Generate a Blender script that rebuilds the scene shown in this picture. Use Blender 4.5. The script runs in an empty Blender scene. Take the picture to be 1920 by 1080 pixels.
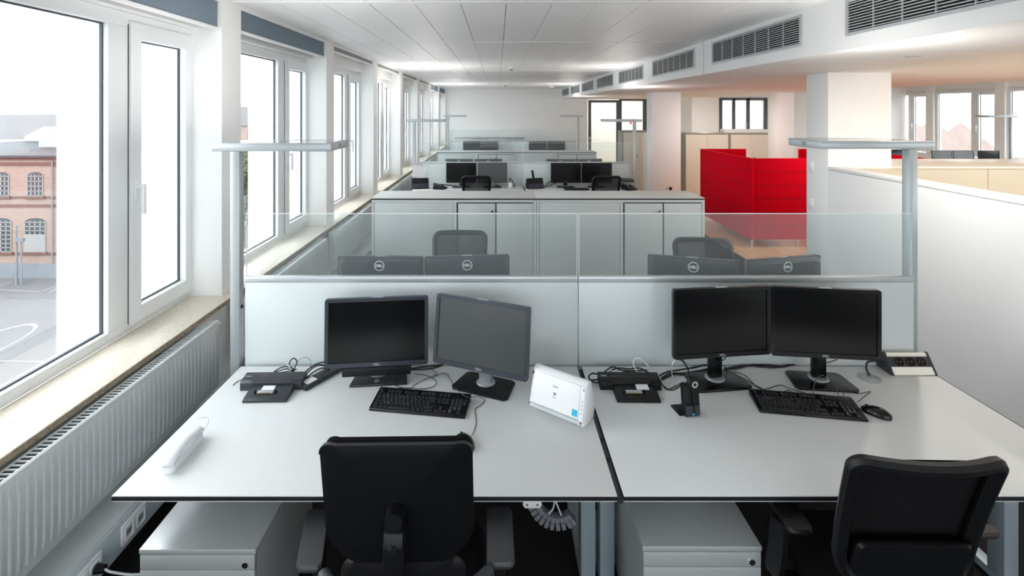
import bpy, bmesh, math, random
from mathutils import Vector, Matrix
random.seed(7)
PI = math.pi
C = bpy.context.scene.collection
sc = bpy.context.scene

# ------------------------------------------------------------------ camera, world, exposure
F, VX, VY, CZ = 939.0, 933.0, 206.0, 2.12          # measured: focal length in px, vanishing point, eye height
cam_d = bpy.data.cameras.new('camera'); cam = bpy.data.objects.new('camera', cam_d); C.objects.link(cam)
cam.location = (0, 0, CZ); cam.rotation_euler = (PI/2, 0, 0)
cam_d.sensor_width = 36; cam_d.lens = F/1920*36
cam_d.shift_x = (960-VX)/1920; cam_d.shift_y = -(540-VY)/1920
cam_d.clip_start = 0.05; cam_d.clip_end = 2000
sc.camera = cam
sc.view_settings.view_transform = 'Standard'; sc.view_settings.look = 'None'
sc.view_settings.gamma = 1; sc.view_settings.use_curve_mapping = False
sc.view_settings.exposure = 1.72
sc.cycles.max_bounces = 16; sc.cycles.diffuse_bounces = 10; sc.cycles.transparent_max_bounces = 24
world = bpy.data.worlds.new('overcast_sky'); sc.world = world; world.use_nodes = True
wn = world.node_tree; wn.nodes.clear()
wo = wn.nodes.new('ShaderNodeOutputWorld'); bg = wn.nodes.new('ShaderNodeBackground')
tc = wn.nodes.new('ShaderNodeTexCoord'); sx = wn.nodes.new('ShaderNodeSeparateXYZ'); rp = wn.nodes.new('ShaderNodeValToRGB')
rp.color_ramp.elements[0].position = 0.0; rp.color_ramp.elements[0].color = (0.80, 0.86, 0.90, 1)
rp.color_ramp.elements[1].position = 0.5; rp.color_ramp.elements[1].color = (0.93, 0.97, 1.0, 1)
wn.links.new(tc.outputs['Generated'], sx.inputs[0]); wn.links.new(sx.outputs['Z'], rp.inputs[0])
wn.links.new(rp.outputs[0], bg.inputs['Color']); wn.links.new(bg.outputs[0], wo.inputs['Surface'])
bg.inputs['Strength'].default_value = 2.3

def portal(loc, rot, a, b):
    l = bpy.data.lights.new('portal', 'AREA'); l.shape = 'RECTANGLE'; l.size = a; l.size_y = b; l.cycles.is_portal = True
    o = bpy.data.objects.new('window_portal', l); C.objects.link(o); o.location = loc; o.rotation_euler = rot
portal((-2.22, 7.0, 1.76), (0, -PI/2, 0), 1.75, 21.5)      # daylight enters by the left windows
portal((12.95, 6.0, 1.76), (0, PI/2, 0), 1.75, 19.5)       # by the opposite facade
portal((5.2, -3.68, 1.8), (PI/2, 0, 0), 14.8, 1.9)          # and by unseen openings added behind the camera for fill light
def area_light(name, loc, rot, sx_, sy_, power, col):
    l = bpy.data.lights.new(name, 'AREA'); l.shape = 'RECTANGLE'; l.size = sx_; l.size_y = sy_; l.energy = power; l.color = col
    o = bpy.data.objects.new(name, l); C.objects.link(o); o.location = loc; o.rotation_euler = rot
    return o

# ------------------------------------------------------------------ measuring helpers
def X(px, Y): return (px-VX)*Y/F
def Z(py, Y): return CZ-(py-VY)*Y/F
def D(px, py, z=0.743):                               # point seen at (px,py) on the level z
    Y = (CZ-z)*F/(py-VY); return Vector(((px-VX)*Y/F, Y, z))
def W(px, py, Y): return Vector((X(px, Y), Y, Z(py, Y)))

# ------------------------------------------------------------------ materials
def lin(c):
    return tuple(((v/255)/12.92 if v/255 <= 0.04045 else ((v/255+0.055)/1.055)**2.4) for v in c) + (1,)
def mat(name, rgb, rough=0.5, metal=0.0, spec=0.5, noise=0.0, nscale=40, bump=0.0, bscale=200, rgb2=None, coat=0.0, stretch=None):
    m = bpy.data.materials.new(name); m.use_nodes = True; nt = m.node_tree
    b = nt.nodes['Principled BSDF']
    b.inputs['Roughness'].default_value = rough; b.inputs['Metallic'].default_value = metal
    b.inputs['Specular IOR Level'].default_value = spec; b.inputs['Coat Weight'].default_value = coat
    co = nt.nodes.new('ShaderNodeTexCoord'); src = co.outputs['Object']
    if stretch:
        mp = nt.nodes.new('ShaderNodeMapping'); mp.inputs['Scale'].default_value = stretch
        nt.links.new(src, mp.inputs[0]); src = mp.outputs[0]
    n = nt.nodes.new('ShaderNodeTexNoise'); n.inputs['Scale'].default_value = nscale; n.inputs['Detail'].default_value = 4
    nt.links.new(src, n.inputs['Vector'])
    r = nt.nodes.new('ShaderNodeValToRGB'); a = lin(rgb)
    if rgb2: c2 = lin(rgb2)
    else: c2 = tuple(max(0, v*(1-noise)) for v in a[:3]) + (1,)
    r.color_ramp.elements[0].color = c2; r.color_ramp.elements[1].color = a
    r.color_ramp.elements[0].position = 0.35; r.color_ramp.elements[1].position = 0.65
    nt.links.new(n.outputs['Fac'], r.inputs[0]); nt.links.new(r.outputs[0], b.inputs['Base Color'])
    if bump:
        n2 = nt.nodes.new('ShaderNodeTexNoise'); n2.inputs['Scale'].default_value = bscale
        bp = nt.nodes.new('ShaderNodeBump'); bp.inputs['Strength'].default_value = bump; bp.inputs['Distance'].default_value = 0.002
        nt.links.new(src, n2.inputs['Vector']); nt.links.new(n2.outputs['Fac'], bp.inputs['Height']); nt.links.new(bp.outputs[0], b.inputs['Normal'])
    return m
def glass(name, tint=(1, 1, 1), veil=0.0, veil_rgb=(0.8, 0.84, 0.86), refl=1.0, grid=0):
    m = bpy.data.materials.new(name); m.use_nodes = True; nt = m.node_tree; nt.nodes.clear()
    o = nt.nodes.new('ShaderNodeOutputMaterial'); t = nt.nodes.new('ShaderNodeBsdfTransparent'); g = nt.nodes.new('ShaderNodeBsdfGlossy')
    t.inputs[0].default_value = tint + (1,); g.inputs['Roughness'].default_value = 0.0
    fr = nt.nodes.new('ShaderNodeFresnel'); fr.inputs[0].default_value = 1.4
    mu = nt.nodes.new('ShaderNodeMath'); mu.operation = 'MULTIPLY'; mu.inputs[1].default_value = refl
    nt.links.new(fr.outputs[0], mu.inputs[0])
    mx = nt.nodes.new('ShaderNodeMixShader'); nt.links.new(mu.outputs[0], mx.inputs[0]); nt.links.new(g.outputs[0], mx.inputs[2])
    if veil:
        d = nt.nodes.new('ShaderNodeBsdfDiffuse'); d.inputs[0].default_value = veil_rgb + (1,)
        m2 = nt.nodes.new('ShaderNodeMixShader'); m2.inputs[0].default_value = veil
        if grid:
            co = nt.nodes.new('ShaderNodeTexCoord'); sp = nt.nodes.new('ShaderNodeSeparateXYZ'); nt.links.new(co.outputs['Object'], sp.inputs[0])
            outs = []
            for ax in ('X', 'Z'):
                a = nt.nodes.new('ShaderNodeMath'); a.operation = 'MULTIPLY'; a.inputs[1].default_value = grid*2*PI
                s = nt.nodes.new('ShaderNodeMath'); s.operation = 'SINE'
                nt.links.new(sp.outputs[ax], a.inputs[0]); nt.links.new(a.outputs[0], s.inputs[0]); outs.append(s)
            ml = nt.nodes.new('ShaderNodeMath'); ml.operation = 'MAXIMUM'; nt.links.new(outs[0].outputs[0], ml.inputs[0]); nt.links.new(outs[1].outputs[0], ml.inputs[1])
            mr = nt.nodes.new('ShaderNodeMapRange'); mr.inputs[1].default_value = 0; mr.inputs[2].default_value = 1
            mr.inputs[3].default_value = veil*0.6; mr.inputs[4].default_value = veil*1.3
            nt.links.new(ml.outputs[0], mr.inputs[0]); nt.links.new(mr.outputs[0], m2.inputs[0])
        nt.links.new(t.outputs[0], m2.inputs[1]); nt.links.new(d.outputs[0], m2.inputs[2]); nt.links.new(m2.outputs[0], mx.inputs[1])
    else: nt.links.new(t.outputs[0], mx.inputs[1])
    nt.links.new(mx.outputs[0], o.inputs[0])
    return m
M = {}
M['wall'] = mat('white_wall_paint', (243, 243, 242), 0.6, noise=0.02, nscale=3)
M['ceil'] = mat('white_metal_ceiling', (244, 244, 244), 0.45, noise=0.02, nscale=2, spec=0.4)
M['joint'] = mat('ceiling_joint', (150, 152, 152), 0.7)
M['frame'] = mat('white_window_plastic', (236, 239, 240), 0.32, noise=0.02, nscale=5)
M['gasket'] = mat('dark_window_gasket', (60, 66, 74), 0.5)
M['stone'] = mat('beige_stone_sill', (219, 212, 199), 0.22, rgb2=(205, 196, 181), nscale=70, bump=0.03)
M['sill_edge'] = mat('brown_sill_edge', (165, 150, 130), 0.6, rgb2=(130, 116, 98), nscale=60)
M['rad'] = mat('radiator_enamel', (216, 221, 222), 0.35, noise=0.02)
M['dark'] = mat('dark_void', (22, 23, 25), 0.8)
M['black'] = mat('black_plastic', (14, 15, 18), 0.45, noise=0.1, spec=0.35, bump=0.15, bscale=600)
M['blackg'] = mat('gloss_black_plastic', (11, 12, 15), 0.22)
M['charcoal'] = mat('charcoal_plastic', (48, 51, 57), 0.4, noise=0.1)
M['dock'] = mat('slate_plastic', (46, 50, 56), 0.4, noise=0.1)
M['greybez'] = mat('grey_bezel', (54, 59, 68), 0.3)
M['screen'] = mat('dark_screen', (12, 13, 14), 0.2, spec=0.38)
M['screen_matte'] = mat('reflection_grey_screen', (38, 43, 45), 0.38, spec=1.0)  # base colour lightened to stand in for grey reflections on the screen
M['linkgrey'] = mat('grey_chain_link', (120, 124, 130), 0.45)
M['armgrey'] = mat('worn_grey_arm_pad', (58, 60, 64), 0.45, noise=0.1)
M['keycap'] = mat('black_keycap', (30, 32, 37), 0.45)
M['desk'] = mat('white_desk_laminate', (215, 218, 218), 0.42, noise=0.01, nscale=8)
M['core'] = mat('black_board_edge', (26, 26, 32), 0.5)
M['steel'] = mat('grey_blue_steel', (166, 178, 186), 0.4, metal=0.35)
M['alu'] = mat('brushed_aluminium', (196, 201, 203), 0.35, metal=0.45, noise=0.04, nscale=60, stretch=(1, 1, 20))
M['chrome'] = mat('chrome', (210, 210, 212), 0.12, metal=1.0)
M['silver'] = mat('silver_plastic', (176, 180, 184), 0.3, metal=0.5)
M['panel'] = mat('frosted_panel', (208, 215, 216), 0.35, noise=0.01, nscale=4)
M['cabfront'] = mat('silver_grey_front', (197, 202, 202), 0.4, noise=0.02, nscale=200, stretch=(1, 1, 0.05))
M['cabbody'] = mat('silver_grey_carcass', (205, 211, 212), 0.4)
M['cabtop'] = mat('grey_cabinet_top', (205, 207, 205), 0.45)
M['ped'] = mat('silver_pedestal_steel', (200, 204, 205), 0.30, metal=0.35, noise=0.02, nscale=3)
M['lamp'] = mat('silver_lamp_paint', (176, 182, 185), 0.35, metal=0.3)
M['fabric'] = mat('charcoal_fabric', (30, 28, 31), 0.95, rgb2=(12, 11, 13), nscale=500, bump=0.5, bscale=900, spec=0.1)
M['blueblind'] = mat('blue_grey_blind', (118, 133, 145), 0.8, noise=0.04, nscale=60)
M['greyblind'] = mat('grey_blind', (150, 152, 151), 0.8, noise=0.04)
M['carpet'] = mat('dark_carpet', (50, 48, 49), 0.98, rgb2=(28, 27, 28), nscale=260, bump=0.6, bscale=400, spec=0.05)
M['red'] = mat('red_felt', (212, 0, 30), 0.9, noise=0.06, nscale=300, bump=0.3, bscale=700, spec=0.08)
M['redseam'] = mat('red_seam', (120, 0, 16), 0.9)
M['beige'] = mat('beige_cupboard', (224, 217, 204), 0.5, noise=0.01)
M['beigedark'] = mat('beige_cupboard_trim', (150, 148, 136), 0.5)
M['tan'] = mat('beige_counter', (206, 199, 180), 0.4, noise=0.01)
M['cream'] = mat('cream_top', (238, 234, 224), 0.35)
M['anth'] = mat('anthracite_frame', (80, 84, 90), 0.4)
M['white'] = mat('white_plastic', (240, 241, 242), 0.3)
M['whitegloss'] = mat('gloss_white_plastic', (236, 238, 241), 0.15)
M['paper'] = mat('white_paper', (238, 238, 240), 0.7, noise=0.06, nscale=90)
M['cable'] = mat('black_cable', (22, 22, 24), 0.5)
M['cablegrey'] = mat('grey_cable', (75, 76, 80), 0.5)
M['cablewhite'] = mat('white_cable', (225, 226, 228), 0.4)
M['trunk'] = mat('blue_grey_trunking', (196, 206, 212), 0.4)
M['gold'] = mat('gold_contact', (190, 165, 110), 0.3, metal=0.8)
M['blue'] = mat('cyan_sticker', (40, 185, 220), 0.4)
M['led'] = mat('orange_led', (230, 150, 40), 0.4)
M['redmark'] = mat('red_mark', (200, 40, 35), 0.5)
M['legend'] = mat('key_legend', (205, 208, 212), 0.5)
M['pierext'] = mat('outer_pier_render', (240, 241, 240), 0.8, noise=0.03, nscale=8)
M['brown'] = mat('brown_arm', (46, 38, 34), 0.6, noise=0.1)
M['glass'] = glass('window_glass', refl=0.22)
M['scrglass'] = glass('screen_glass', tint=(0.96, 0.99, 0.99), veil=0.07, refl=0.7, grid=190)
M['doorglass'] = glass('door_glass', tint=(0.93, 0.96, 0.95), refl=0.6)
M['mesh'] = glass('chair_mesh', veil=0.62, veil_rgb=(0.03, 0.03, 0.035), refl=0.0)
# outer piers: translucency put in so the sky behind makes them bright
m = bpy.data.materials.new('translucent_outer_pier'); m.use_nodes = True; nt = m.node_tree; nt.nodes.clear()
o_ = nt.nodes.new('ShaderNodeOutputMaterial'); tr = nt.nodes.new('ShaderNodeBsdfTranslucent'); df = nt.nodes.new('ShaderNodeBsdfDiffuse'); mx = nt.nodes.new('ShaderNodeMixShader')
tr.inputs[0].default_value = (0.9, 0.92, 0.92, 1); df.inputs[0].default_value = (0.9, 0.9, 0.9, 1); mx.inputs[0].default_value = 0.35
nt.links.new(tr.outputs[0], mx.inputs[1]); nt.links.new(df.outputs[0], mx.inputs[2]); nt.links.new(mx.outputs[0], o_.inputs[0]); M['translucent_pier'] = m
def wood_mat():
    m = mat('oak_floor', (222, 184, 138), 0.3, rgb2=(206, 166, 120), nscale=6, stretch=(8, 0.8, 1))
    nt = m.node_tree; b = nt.nodes['Principled BSDF']; co = nt.nodes.new('ShaderNodeTexCoord')
    mp = nt.nodes.new('ShaderNodeMapping'); mp.inputs['Rotation'].default_value = (0, 0, PI/2)
    br = nt.nodes.new('ShaderNodeTexBrick'); br.inputs['Scale'].default_value = 1; br.inputs['Brick Width'].default_value = 1.8; br.inputs['Row Height'].default_value = 0.14
    br.inputs['Mortar Size'].default_value = 0.003; br.inputs['Color1'].default_value = lin((224, 190, 146)); br.inputs['Color2'].default_value = lin((206, 168, 124)); br.inputs['Mortar'].default_value = lin((130, 100, 70))
    mixn = nt.nodes.new('ShaderNodeMix'); mixn.data_type = 'RGBA'; mixn.inputs[0].default_value = 0.5
    old = b.inputs['Base Color'].links[0].from_socket
    nt.links.new(co.outputs['Object'], mp.inputs[0]); nt.links.new(mp.outputs[0], br.inputs['Vector'])
    nt.links.new(old, mixn.inputs[6]); nt.links.new(br.outputs['Color'], mixn.inputs[7]); nt.links.new(mixn.outputs[2], b.inputs['Base Color'])
    return m
M['wood'] = wood_mat()
def brick_mat():
    m = mat('pale_brick', (150, 92, 70), 0.9); nt = m.node_tree; b = nt.nodes['Principled BSDF']; co = nt.nodes.new('ShaderNodeTexCoord')
    mp = nt.nodes.new('ShaderNodeMapping'); mp.inputs['Rotation'].default_value = (PI/2, 0, 0)
    br = nt.nodes.new('ShaderNodeTexBrick'); br.inputs['Scale'].default_value = 1; br.inputs['Brick Width'].default_value = 0.26; br.inputs['Row Height'].default_value = 0.085
    br.inputs['Mortar Size'].default_value = 0.012; br.inputs['Color1'].default_value = lin((137, 116, 107)); br.inputs['Color2'].default_value = lin((126, 104, 95)); br.inputs['Mortar'].default_value = lin((132, 120, 112))
    nt.links.new(co.outputs['Object'], mp.inputs[0]); nt.links.new(mp.outputs[0], br.inputs['Vector']); nt.links.new(br.outputs['Color'], b.inputs['Base Color'])
    return m
M['brick'] = brick_mat()
M['brickdark'] = mat('dark_brick_band', (98, 70, 64), 0.9, noise=0.2, nscale=8)
M['slate'] = mat('slate_roof', (48, 51, 56), 0.7, noise=0.12, nscale=1.5)
M['roofwhite'] = mat('white_skylight', (140, 140, 139), 0.6)
M['asphalt'] = mat('asphalt', (88, 89, 90), 0.9, rgb2=(83, 84, 86), nscale=0.4)
M['plinth'] = mat('grey_plinth', (108, 112, 118), 0.9, noise=0.1, nscale=2)
M['outwin'] = mat('old_window_glass', (60, 64, 68), 0.3, noise=0.2, nscale=2)
M['outwhite'] = mat('outside_white', (128, 128, 127), 0.7)
M['leaf'] = mat('tree_leaves', (84, 94, 68), 0.9, rgb2=(62, 72, 50), nscale=3)
M['bark'] = mat('tree_bark', (80, 68, 55), 0.9)
M['redroof'] = mat('clay_tile_roof', (146, 130, 124), 0.9, noise=0.15, nscale=2)
M['hill'] = mat('hazy_hill', (128, 131, 131), 1.0, noise=0.2, nscale=0.05)

# ------------------------------------------------------------------ mesh builder
class MB:
    def __init__(s): s.bm = bmesh.new()
    def _add(s, t, mtx=None):
        if mtx is not None: bmesh.ops.transform(t, matrix=mtx, verts=t.verts)
        me = bpy.data.meshes.new('tmp'); t.to_mesh(me); t.free(); s.bm.from_mesh(me); bpy.data.meshes.remove(me); return s
    def box(s, x0, x1, y0, y1, z0, z1, bev=0, mtx=None, seg=2):
        t = bmesh.new(); bmesh.ops.create_cube(t, size=1)
        bmesh.ops.transform(t, matrix=Matrix.Translation(((x0+x1)/2, (y0+y1)/2, (z0+z1)/2)) @ Matrix.Diagonal((abs(x1-x0), abs(y1-y0), abs(z1-z0), 1)), verts=t.verts)
        if bev: bmesh.ops.bevel(t, geom=t.edges[:], offset=bev, segments=seg, affect='EDGES', profile=0.5)
        return s._add(t, mtx)
    def cyl(s, p0, p1, r0, r1=None, n=16, cap=True):
        r1 = r0 if r1 is None else r1; p0 = Vector(p0); p1 = Vector(p1); d = p1-p0
        t = bmesh.new(); bmesh.ops.create_cone(t, cap_ends=cap, segments=n, radius1=r0, radius2=r1, depth=d.length)
        q = Vector((0, 0, 1)).rotation_difference(d.normalized()).to_matrix().to_4x4()
        return s._add(t, Matrix.Translation((p0+p1)/2) @ q)
    def prism(s, pts, a0, a1, axis='z', bev=0, mtx=None):     # outline pts (u,v) extruded along axis
        t = bmesh.new()
        def mk(u, v, a): return {'z': (u, v, a), 'y': (u, a, v), 'x': (a, u, v)}[axis]
        v0 = [t.verts.new(mk(u, v, a0)) for u, v in pts]; v1 = [t.verts.new(mk(u, v, a1)) for u, v in pts]
        t.faces.new(v0); t.faces.new(v1[::-1])
        for i in range(len(pts)):
            j = (i+1) % len(pts); t.faces.new((v0[i], v1[i], v1[j], v0[j]))
        bmesh.ops.recalc_face_normals(t, faces=t.faces[:])
        if bev: bmesh.ops.bevel(t, geom=t.edges[:], offset=bev, segments=2, affect='EDGES', profile=0.5)
        return s._add(t, mtx)
    def sweep(s, path, prof, closed=False, up=Vector((0, 0, 1)), n_cap=True):   # prof: (a,b) loop or a radius
        path = [Vector(p) for p in path]; N = len(path)
        if not isinstance(prof, (list, tuple)): prof = [(prof*math.cos(2*PI*i/8), prof*math.sin(2*PI*i/8)) for i in range(8)]
        t = bmesh.new(); rings = []; last = None
        for i, p in enumerate(path):
            a = path[(i-1) % N] if (closed or i > 0) else p; b = path[(i+1) % N] if (closed or i < N-1) else p
            d = (b-a).normalized() if (b-a).length > 1e-9 else Vector((0, 1, 0))
            if last is None:
                u = up if abs(d.dot(up)) < 0.95 else Vector((1, 0, 0))
                n1 = d.cross(u).normalized()
            else:
                n1 = last - d*last.dot(d)
                n1 = n1.normalized() if n1.length > 1e-6 else d.orthogonal().normalized()
            last = n1
            n2 = n1.cross(d).normalized()
            rings.append([t.verts.new(p + n1*x + n2*y) for x, y in prof])
        K = len(prof)
        for i in range(N if closed else N-1):
            r0, r1 = rings[i], rings[(i+1) % N]
            for k in range(K): t.faces.new((r0[k], r0[(k+1) % K], r1[(k+1) % K], r1[k]))
        if not closed and n_cap: t.faces.new(rings[0][::-1]); t.faces.new(rings[-1])
        bmesh.ops.recalc_face_normals(t, faces=t.faces[:])
        return s._add(t)
    def tube(s, pts, r, res=6):
        return s.sweep(spline(pts, res), r)
    def lathe(s, prof, c=(0, 0, 0), n=24, mtx=None, cap=True):           # prof (r,z)
        t = bmesh.new(); rings = []
        for r, z in prof:
            rings.append([t.verts.new((max(r, 1e-4)*math.cos(2*PI*i/n), max(r, 1e-4)*math.sin(2*PI*i/n), z)) for i in range(n)])
        for a, b in zip(rings, rings[1:]):
            for i in range(n): t.faces.new((a[i], a[(i+1) % n], b[(i+1) % n], b[i]))
        if cap: t.faces.new(rings[0][::-1]); t.faces.new(rings[-1])
        bmesh.ops.recalc_face_normals(t, faces=t.faces[:])
        return s._add(t, Matrix.Translation(c) @ (mtx or Matrix()))
    def pad(s, outline, th, f, rings=(0.0, 0.35, 0.65, 0.85, 0.95, 1.0), edge=0.25):
        # cushion in (u,v); f(u,v,h) -> point; h = height across thickness
        t = bmesh.new(); n = len(outline)
        cu = sum(p[0] for p in outline)/n; cv = sum(p[1] for p in outline)/n
        def prof(k): return 1.0 if k < 0.86 else (0.93 if k < 0.97 else edge)
        sides = []
        for sg in (1, -1):
            R = []
            for k in rings:
                if k == 0: R.append([t.verts.new(f(cu, cv, sg*th/2))]*n); continue
                R.append([t.verts.new(f(cu+(u-cu)*k, cv+(v-cv)*k, sg*th/2*prof(k))) for u, v in outline])
            for a, b in zip(R, R[1:]):
                for i in range(n):
                    j = (i+1) % n
                    if a[i] is a[j]: t.faces.new((a[i], b[i], b[j]))
                    else: t.faces.new((a[i], a[j], b[j], b[i]))
            sides.append(R[-1])
        for i in range(n):
            j = (i+1) % n; t.faces.new((sides[0][i], sides[0][j], sides[1][j], sides[1][i]))
        bmesh.ops.recalc_face_normals(t, faces=t.faces[:])
        return s._add(t)
    def ring(s, outer, inner, a0, a1, axis='y'):               # frame between two outlines with same count
        t = bmesh.new()
        def mk(u, v, a): return {'z': (u, v, a), 'y': (u, a, v), 'x': (a, u, v)}[axis]
        L = [[t.verts.new(mk(u, v, a)) for u, v in P] for P in (outer, inner) for a in (a0, a1)]
        n = len(outer); o0, o1, i0, i1 = L
        for i in range(n):
            j = (i+1) % n
            t.faces.new((o0[i], o0[j], o1[j], o1[i])); t.faces.new((i0[i], i1[i], i1[j], i0[j]))
            t.faces.new((o0[i], i0[i], i0[j], o0[j])); t.faces.new((o1[i], o1[j], i1[j], i1[i]))
        bmesh.ops.recalc_face_normals(t, faces=t.faces[:])
        return s._add(t)
    def text(s, body, size, mtx, depth=0.0006, bold=0.0):
        cu = bpy.data.curves.new('t', 'FONT'); cu.body = body; cu.size = size; cu.align_x = 'CENTER'; cu.align_y = 'CENTER'
        cu.extrude = depth; cu.offset = bold; cu.resolution_u = 2
        o = bpy.data.objects.new('t', cu); C.objects.link(o); dg = bpy.context.evaluated_depsgraph_get()
        me = bpy.data.meshes.new_from_object(o.evaluated_get(dg)); t = bmesh.new(); t.from_mesh(me)
        bpy.data.objects.remove(o); bpy.data.curves.remove(cu); bpy.data.meshes.remove(me)
        return s._add(t, mtx)
    def build(s, name, m, parent=None, smooth=True, loc=None, rz=0):
        me = bpy.data.meshes.new(name); s.bm.to_mesh(me); s.bm.free(); me.materials.append(M[m] if isinstance(m, str) else m)
        if smooth:
            me.polygons.foreach_set('use_smooth', [True]*len(me.polygons)); me.set_sharp_from_angle(angle=math.radians(38))
        o = bpy.data.objects.new(name, me); C.objects.link(o)
        if parent: o.parent = parent
        if loc is not None: o.location = loc
        if rz: o.rotation_euler = (0, 0, rz)
        return o
def spline(P, res=6):
    P = [Vector(p) for p in P]; out = []
    if len(P) < 3: return P
    Q = [P[0]*2-P[1]] + P + [P[-1]*2-P[-2]]
    for i in range(1, len(Q)-2):
        p0, p1, p2, p3 = Q[i-1:i+3]
        for k in range(res):
            t = k/res
            out.append(0.5*((2*p1)+(p2-p0)*t+(2*p0-5*p1+4*p2-p3)*t*t+(3*p1-p0-3*p2+p3)*t**3))
    out.append(P[-1]); return out
def rrect(x0, x1, z0, z1, r, n=5):
    rr = r if isinstance(r, (list, tuple)) else (r, r, r, r)      # bl, br, tr, tl
    out = []
    for (cx, cz, a0, q) in ((x0+rr[0], z0+rr[0], PI, rr[0]), (x1-rr[1], z0+rr[1], 1.5*PI, rr[1]), (x1-rr[2], z1-rr[2], 0, rr[2]), (x0+rr[3], z1-rr[3], 0.5*PI, rr[3])):
        for k in range(n+1):
            a = a0+k/n*PI/2; out.append((cx+q*math.cos(a), cz+q*math.sin(a)))
    return out
def tag(o, label=None, cat=None, group=None, kind=None):
    if label: o['label'] = label
    if cat: o['category'] = cat
    if group: o['group'] = group
    if kind: o['kind'] = kind
    return o
def thing(name, label=None, cat=None, loc=(0, 0, 0), rz=0, group=None, kind=None):
    o = bpy.data.objects.new(name, None); o.empty_display_size = 0.1; C.objects.link(o)
    o.location = loc; o.rotation_euler = (0, 0, rz); return tag(o, label, cat, group, kind)
def dup(root, loc, rz, label=None, group=None):
    r = root.copy(); C.objects.link(r); r.location = loc; r.rotation_euler = (0, 0, rz)
    if label: r['label'] = label
    if group: r['group'] = group
    for ch in list(root.children):
        c = ch.copy(); C.objects.link(c); c.parent = r
        for g in list(ch.children):
            d = g.copy(); C.objects.link(d); d.parent = c
    return r
def struct(name, mb, m, parent=None):
    o = mb.build(name, m, parent)
    if parent is None: o['kind'] = 'structure'
    return o
UP = Matrix.Rotation(PI/2, 4, 'X')                 # text plane to face -Y

# ================================================================== SETTING
YF = 17.85; YB = -3.5; CE = 2.875; PITCH = 2.055; XW = -1.85
# floor
struct('floor', MB().box(-2.2, 3.53, YB, YF, -0.12, 0.0), 'carpet')
struct('floor', MB().box(3.53, 12.7, YB, 22, -0.12, 0.0), 'wood')
# left wall: parapet, header, piers
w = MB().box(-2.2, -1.84, YB, YF+0.2, -0.2, 0.845)
w.box(-2.2, -2.0, YB, YF+0.2, 2.665, CE+0.2)
for k in range(-3, 8):
    y0 = 3.36+PITCH*k; y1 = 3.611+PITCH*k
    if k == 7: y1 = YF+0.2
    w.box(-2.2, XW, max(y0, YB), min(y1, YF+0.2), 0.80, CE+0.1)
struct('wall_left', w, 'wall')
wb = MB().box(-2.2, 12.8, YB-0.15, YB, -0.1, 0.85).box(-2.2, 12.8, YB-0.15, YB, 2.76, CE+0.2)
for k in range(0, 8): wb.box(-2.2+k*2.1, -1.3+k*2.1, YB-0.15, YB, 0.85, 2.76)  # unseen window openings added to let fill light in from behind
struct('wall_back', wb, 'wall')
wf = MB().box(-2.2, 3.2, YF, YF+0.15, -0.1, CE+0.2).box(3.2, 6.2, YF, YF+0.15, 2.50, CE+0.2).box(5.3, 6.2, YF, YF+0.15, 0, 2.5)
struct('wall_far', wf, 'wall')
wr = MB().box(6.05, 6.9, 15.6, 15.75, 0, CE).box(6.9, 8.40, 15.6, 15.75, 0, 0.9).box(8.40, 12.8, 15.6, 15.75, 0, CE).box(6.9, 8.40, 15.6, 15.75, 2.495, CE).box(6.05, 6.2, 15.75, YF, 0, CE)
struct('wall_far_right', wr, 'wall')
wc = MB().box(3.0, 6.2, 20.6, 20.7, 0, CE).box(2.9, 3.0, YF+0.15, 20.7, 0, CE).box(6.05, 6.2, YF, 20.7, 0, CE).box(6.2, 12.8, 17.6, 17.7, 0, CE)
struct('wall_corridor', wc, 'wall')
# right facade
w = MB().box(12.6, 12.9, YB, 15.6, -0.2, 0.85).box(12.75, 12.9, YB, 15.6, 2.66, CE+0.2)
for k in range(-6, 2):
    y1 = 12.75+PITCH*k
    w.box(12.66, 12.9, y1-0.25, y1, 0.85, CE+0.1)
struct('wall_right', w, 'wall')
# ceiling of metal panels with joints
c = MB()
X0 = 0.063-0.326*6
rows = [3.50+PITCH*k for k in range(-4, 8)]
for i in range(-1, 14):
    a = X0+0.326*i; b = a+0.326
    a = max(a, -1.99); b = min(b, 2.30)
    if b <= a: continue
    for r in rows:
        y0 = max(r+0.006, YB); y1 = min(r+PITCH-0.006, YF)
        if y1 > y0: c.box(a+0.0028, b-0.0028, y0, y1, CE, CE+0.02, 0.0012, seg=1)
ce = struct('ceiling', c, 'ceil')
j = MB().box(-2.2, 12.9, YB, 21, CE+0.021, CE+0.12)
struct('ceiling_joint_plate', j, 'joint', ce)
pr = MB()
for r in rows:
    if YB < r < YF: pr.box(-1.99, 2.29, r-0.02, r+0.05, CE-0.004, CE+0.006, 0.002)
struct('ceiling_profile', pr, 'ceil', ce)
# bulkhead with lower soffit
bk = MB().box(2.285, 7.05, YB, YF, 2.514, CE+0.1)
struct('trim_2', bk, 'wall')
tr_ = MB()
for y in (5.55, 11.7): tr_.box(2.2835, 2.286, y-0.002, y+0.002, 2.514, CE)
# columns
for n, (x0, y0, x1, y1) in enumerate(((3.487, 5.285, 4.157, 5.655), (3.487, 11.35, 4.152, 11.72), (6.33, 11.35, 6.72, 11.72), (3.487, -0.78, 4.157, -0.41))):
    struct('wall_column', MB().box(x0, x1, y0, y1, 0, 2.52, 0.004), 'wall')
# sill
s = MB().box(-2.07, -1.775, YB, YF, 0.846, 0.875, 0.003)
struct('trim_1', s, 'stone')
struct('trim_3', MB().box(-1.776, -1.772, YB, YF, 0.847, 0.873), 'sill_edge')
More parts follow.
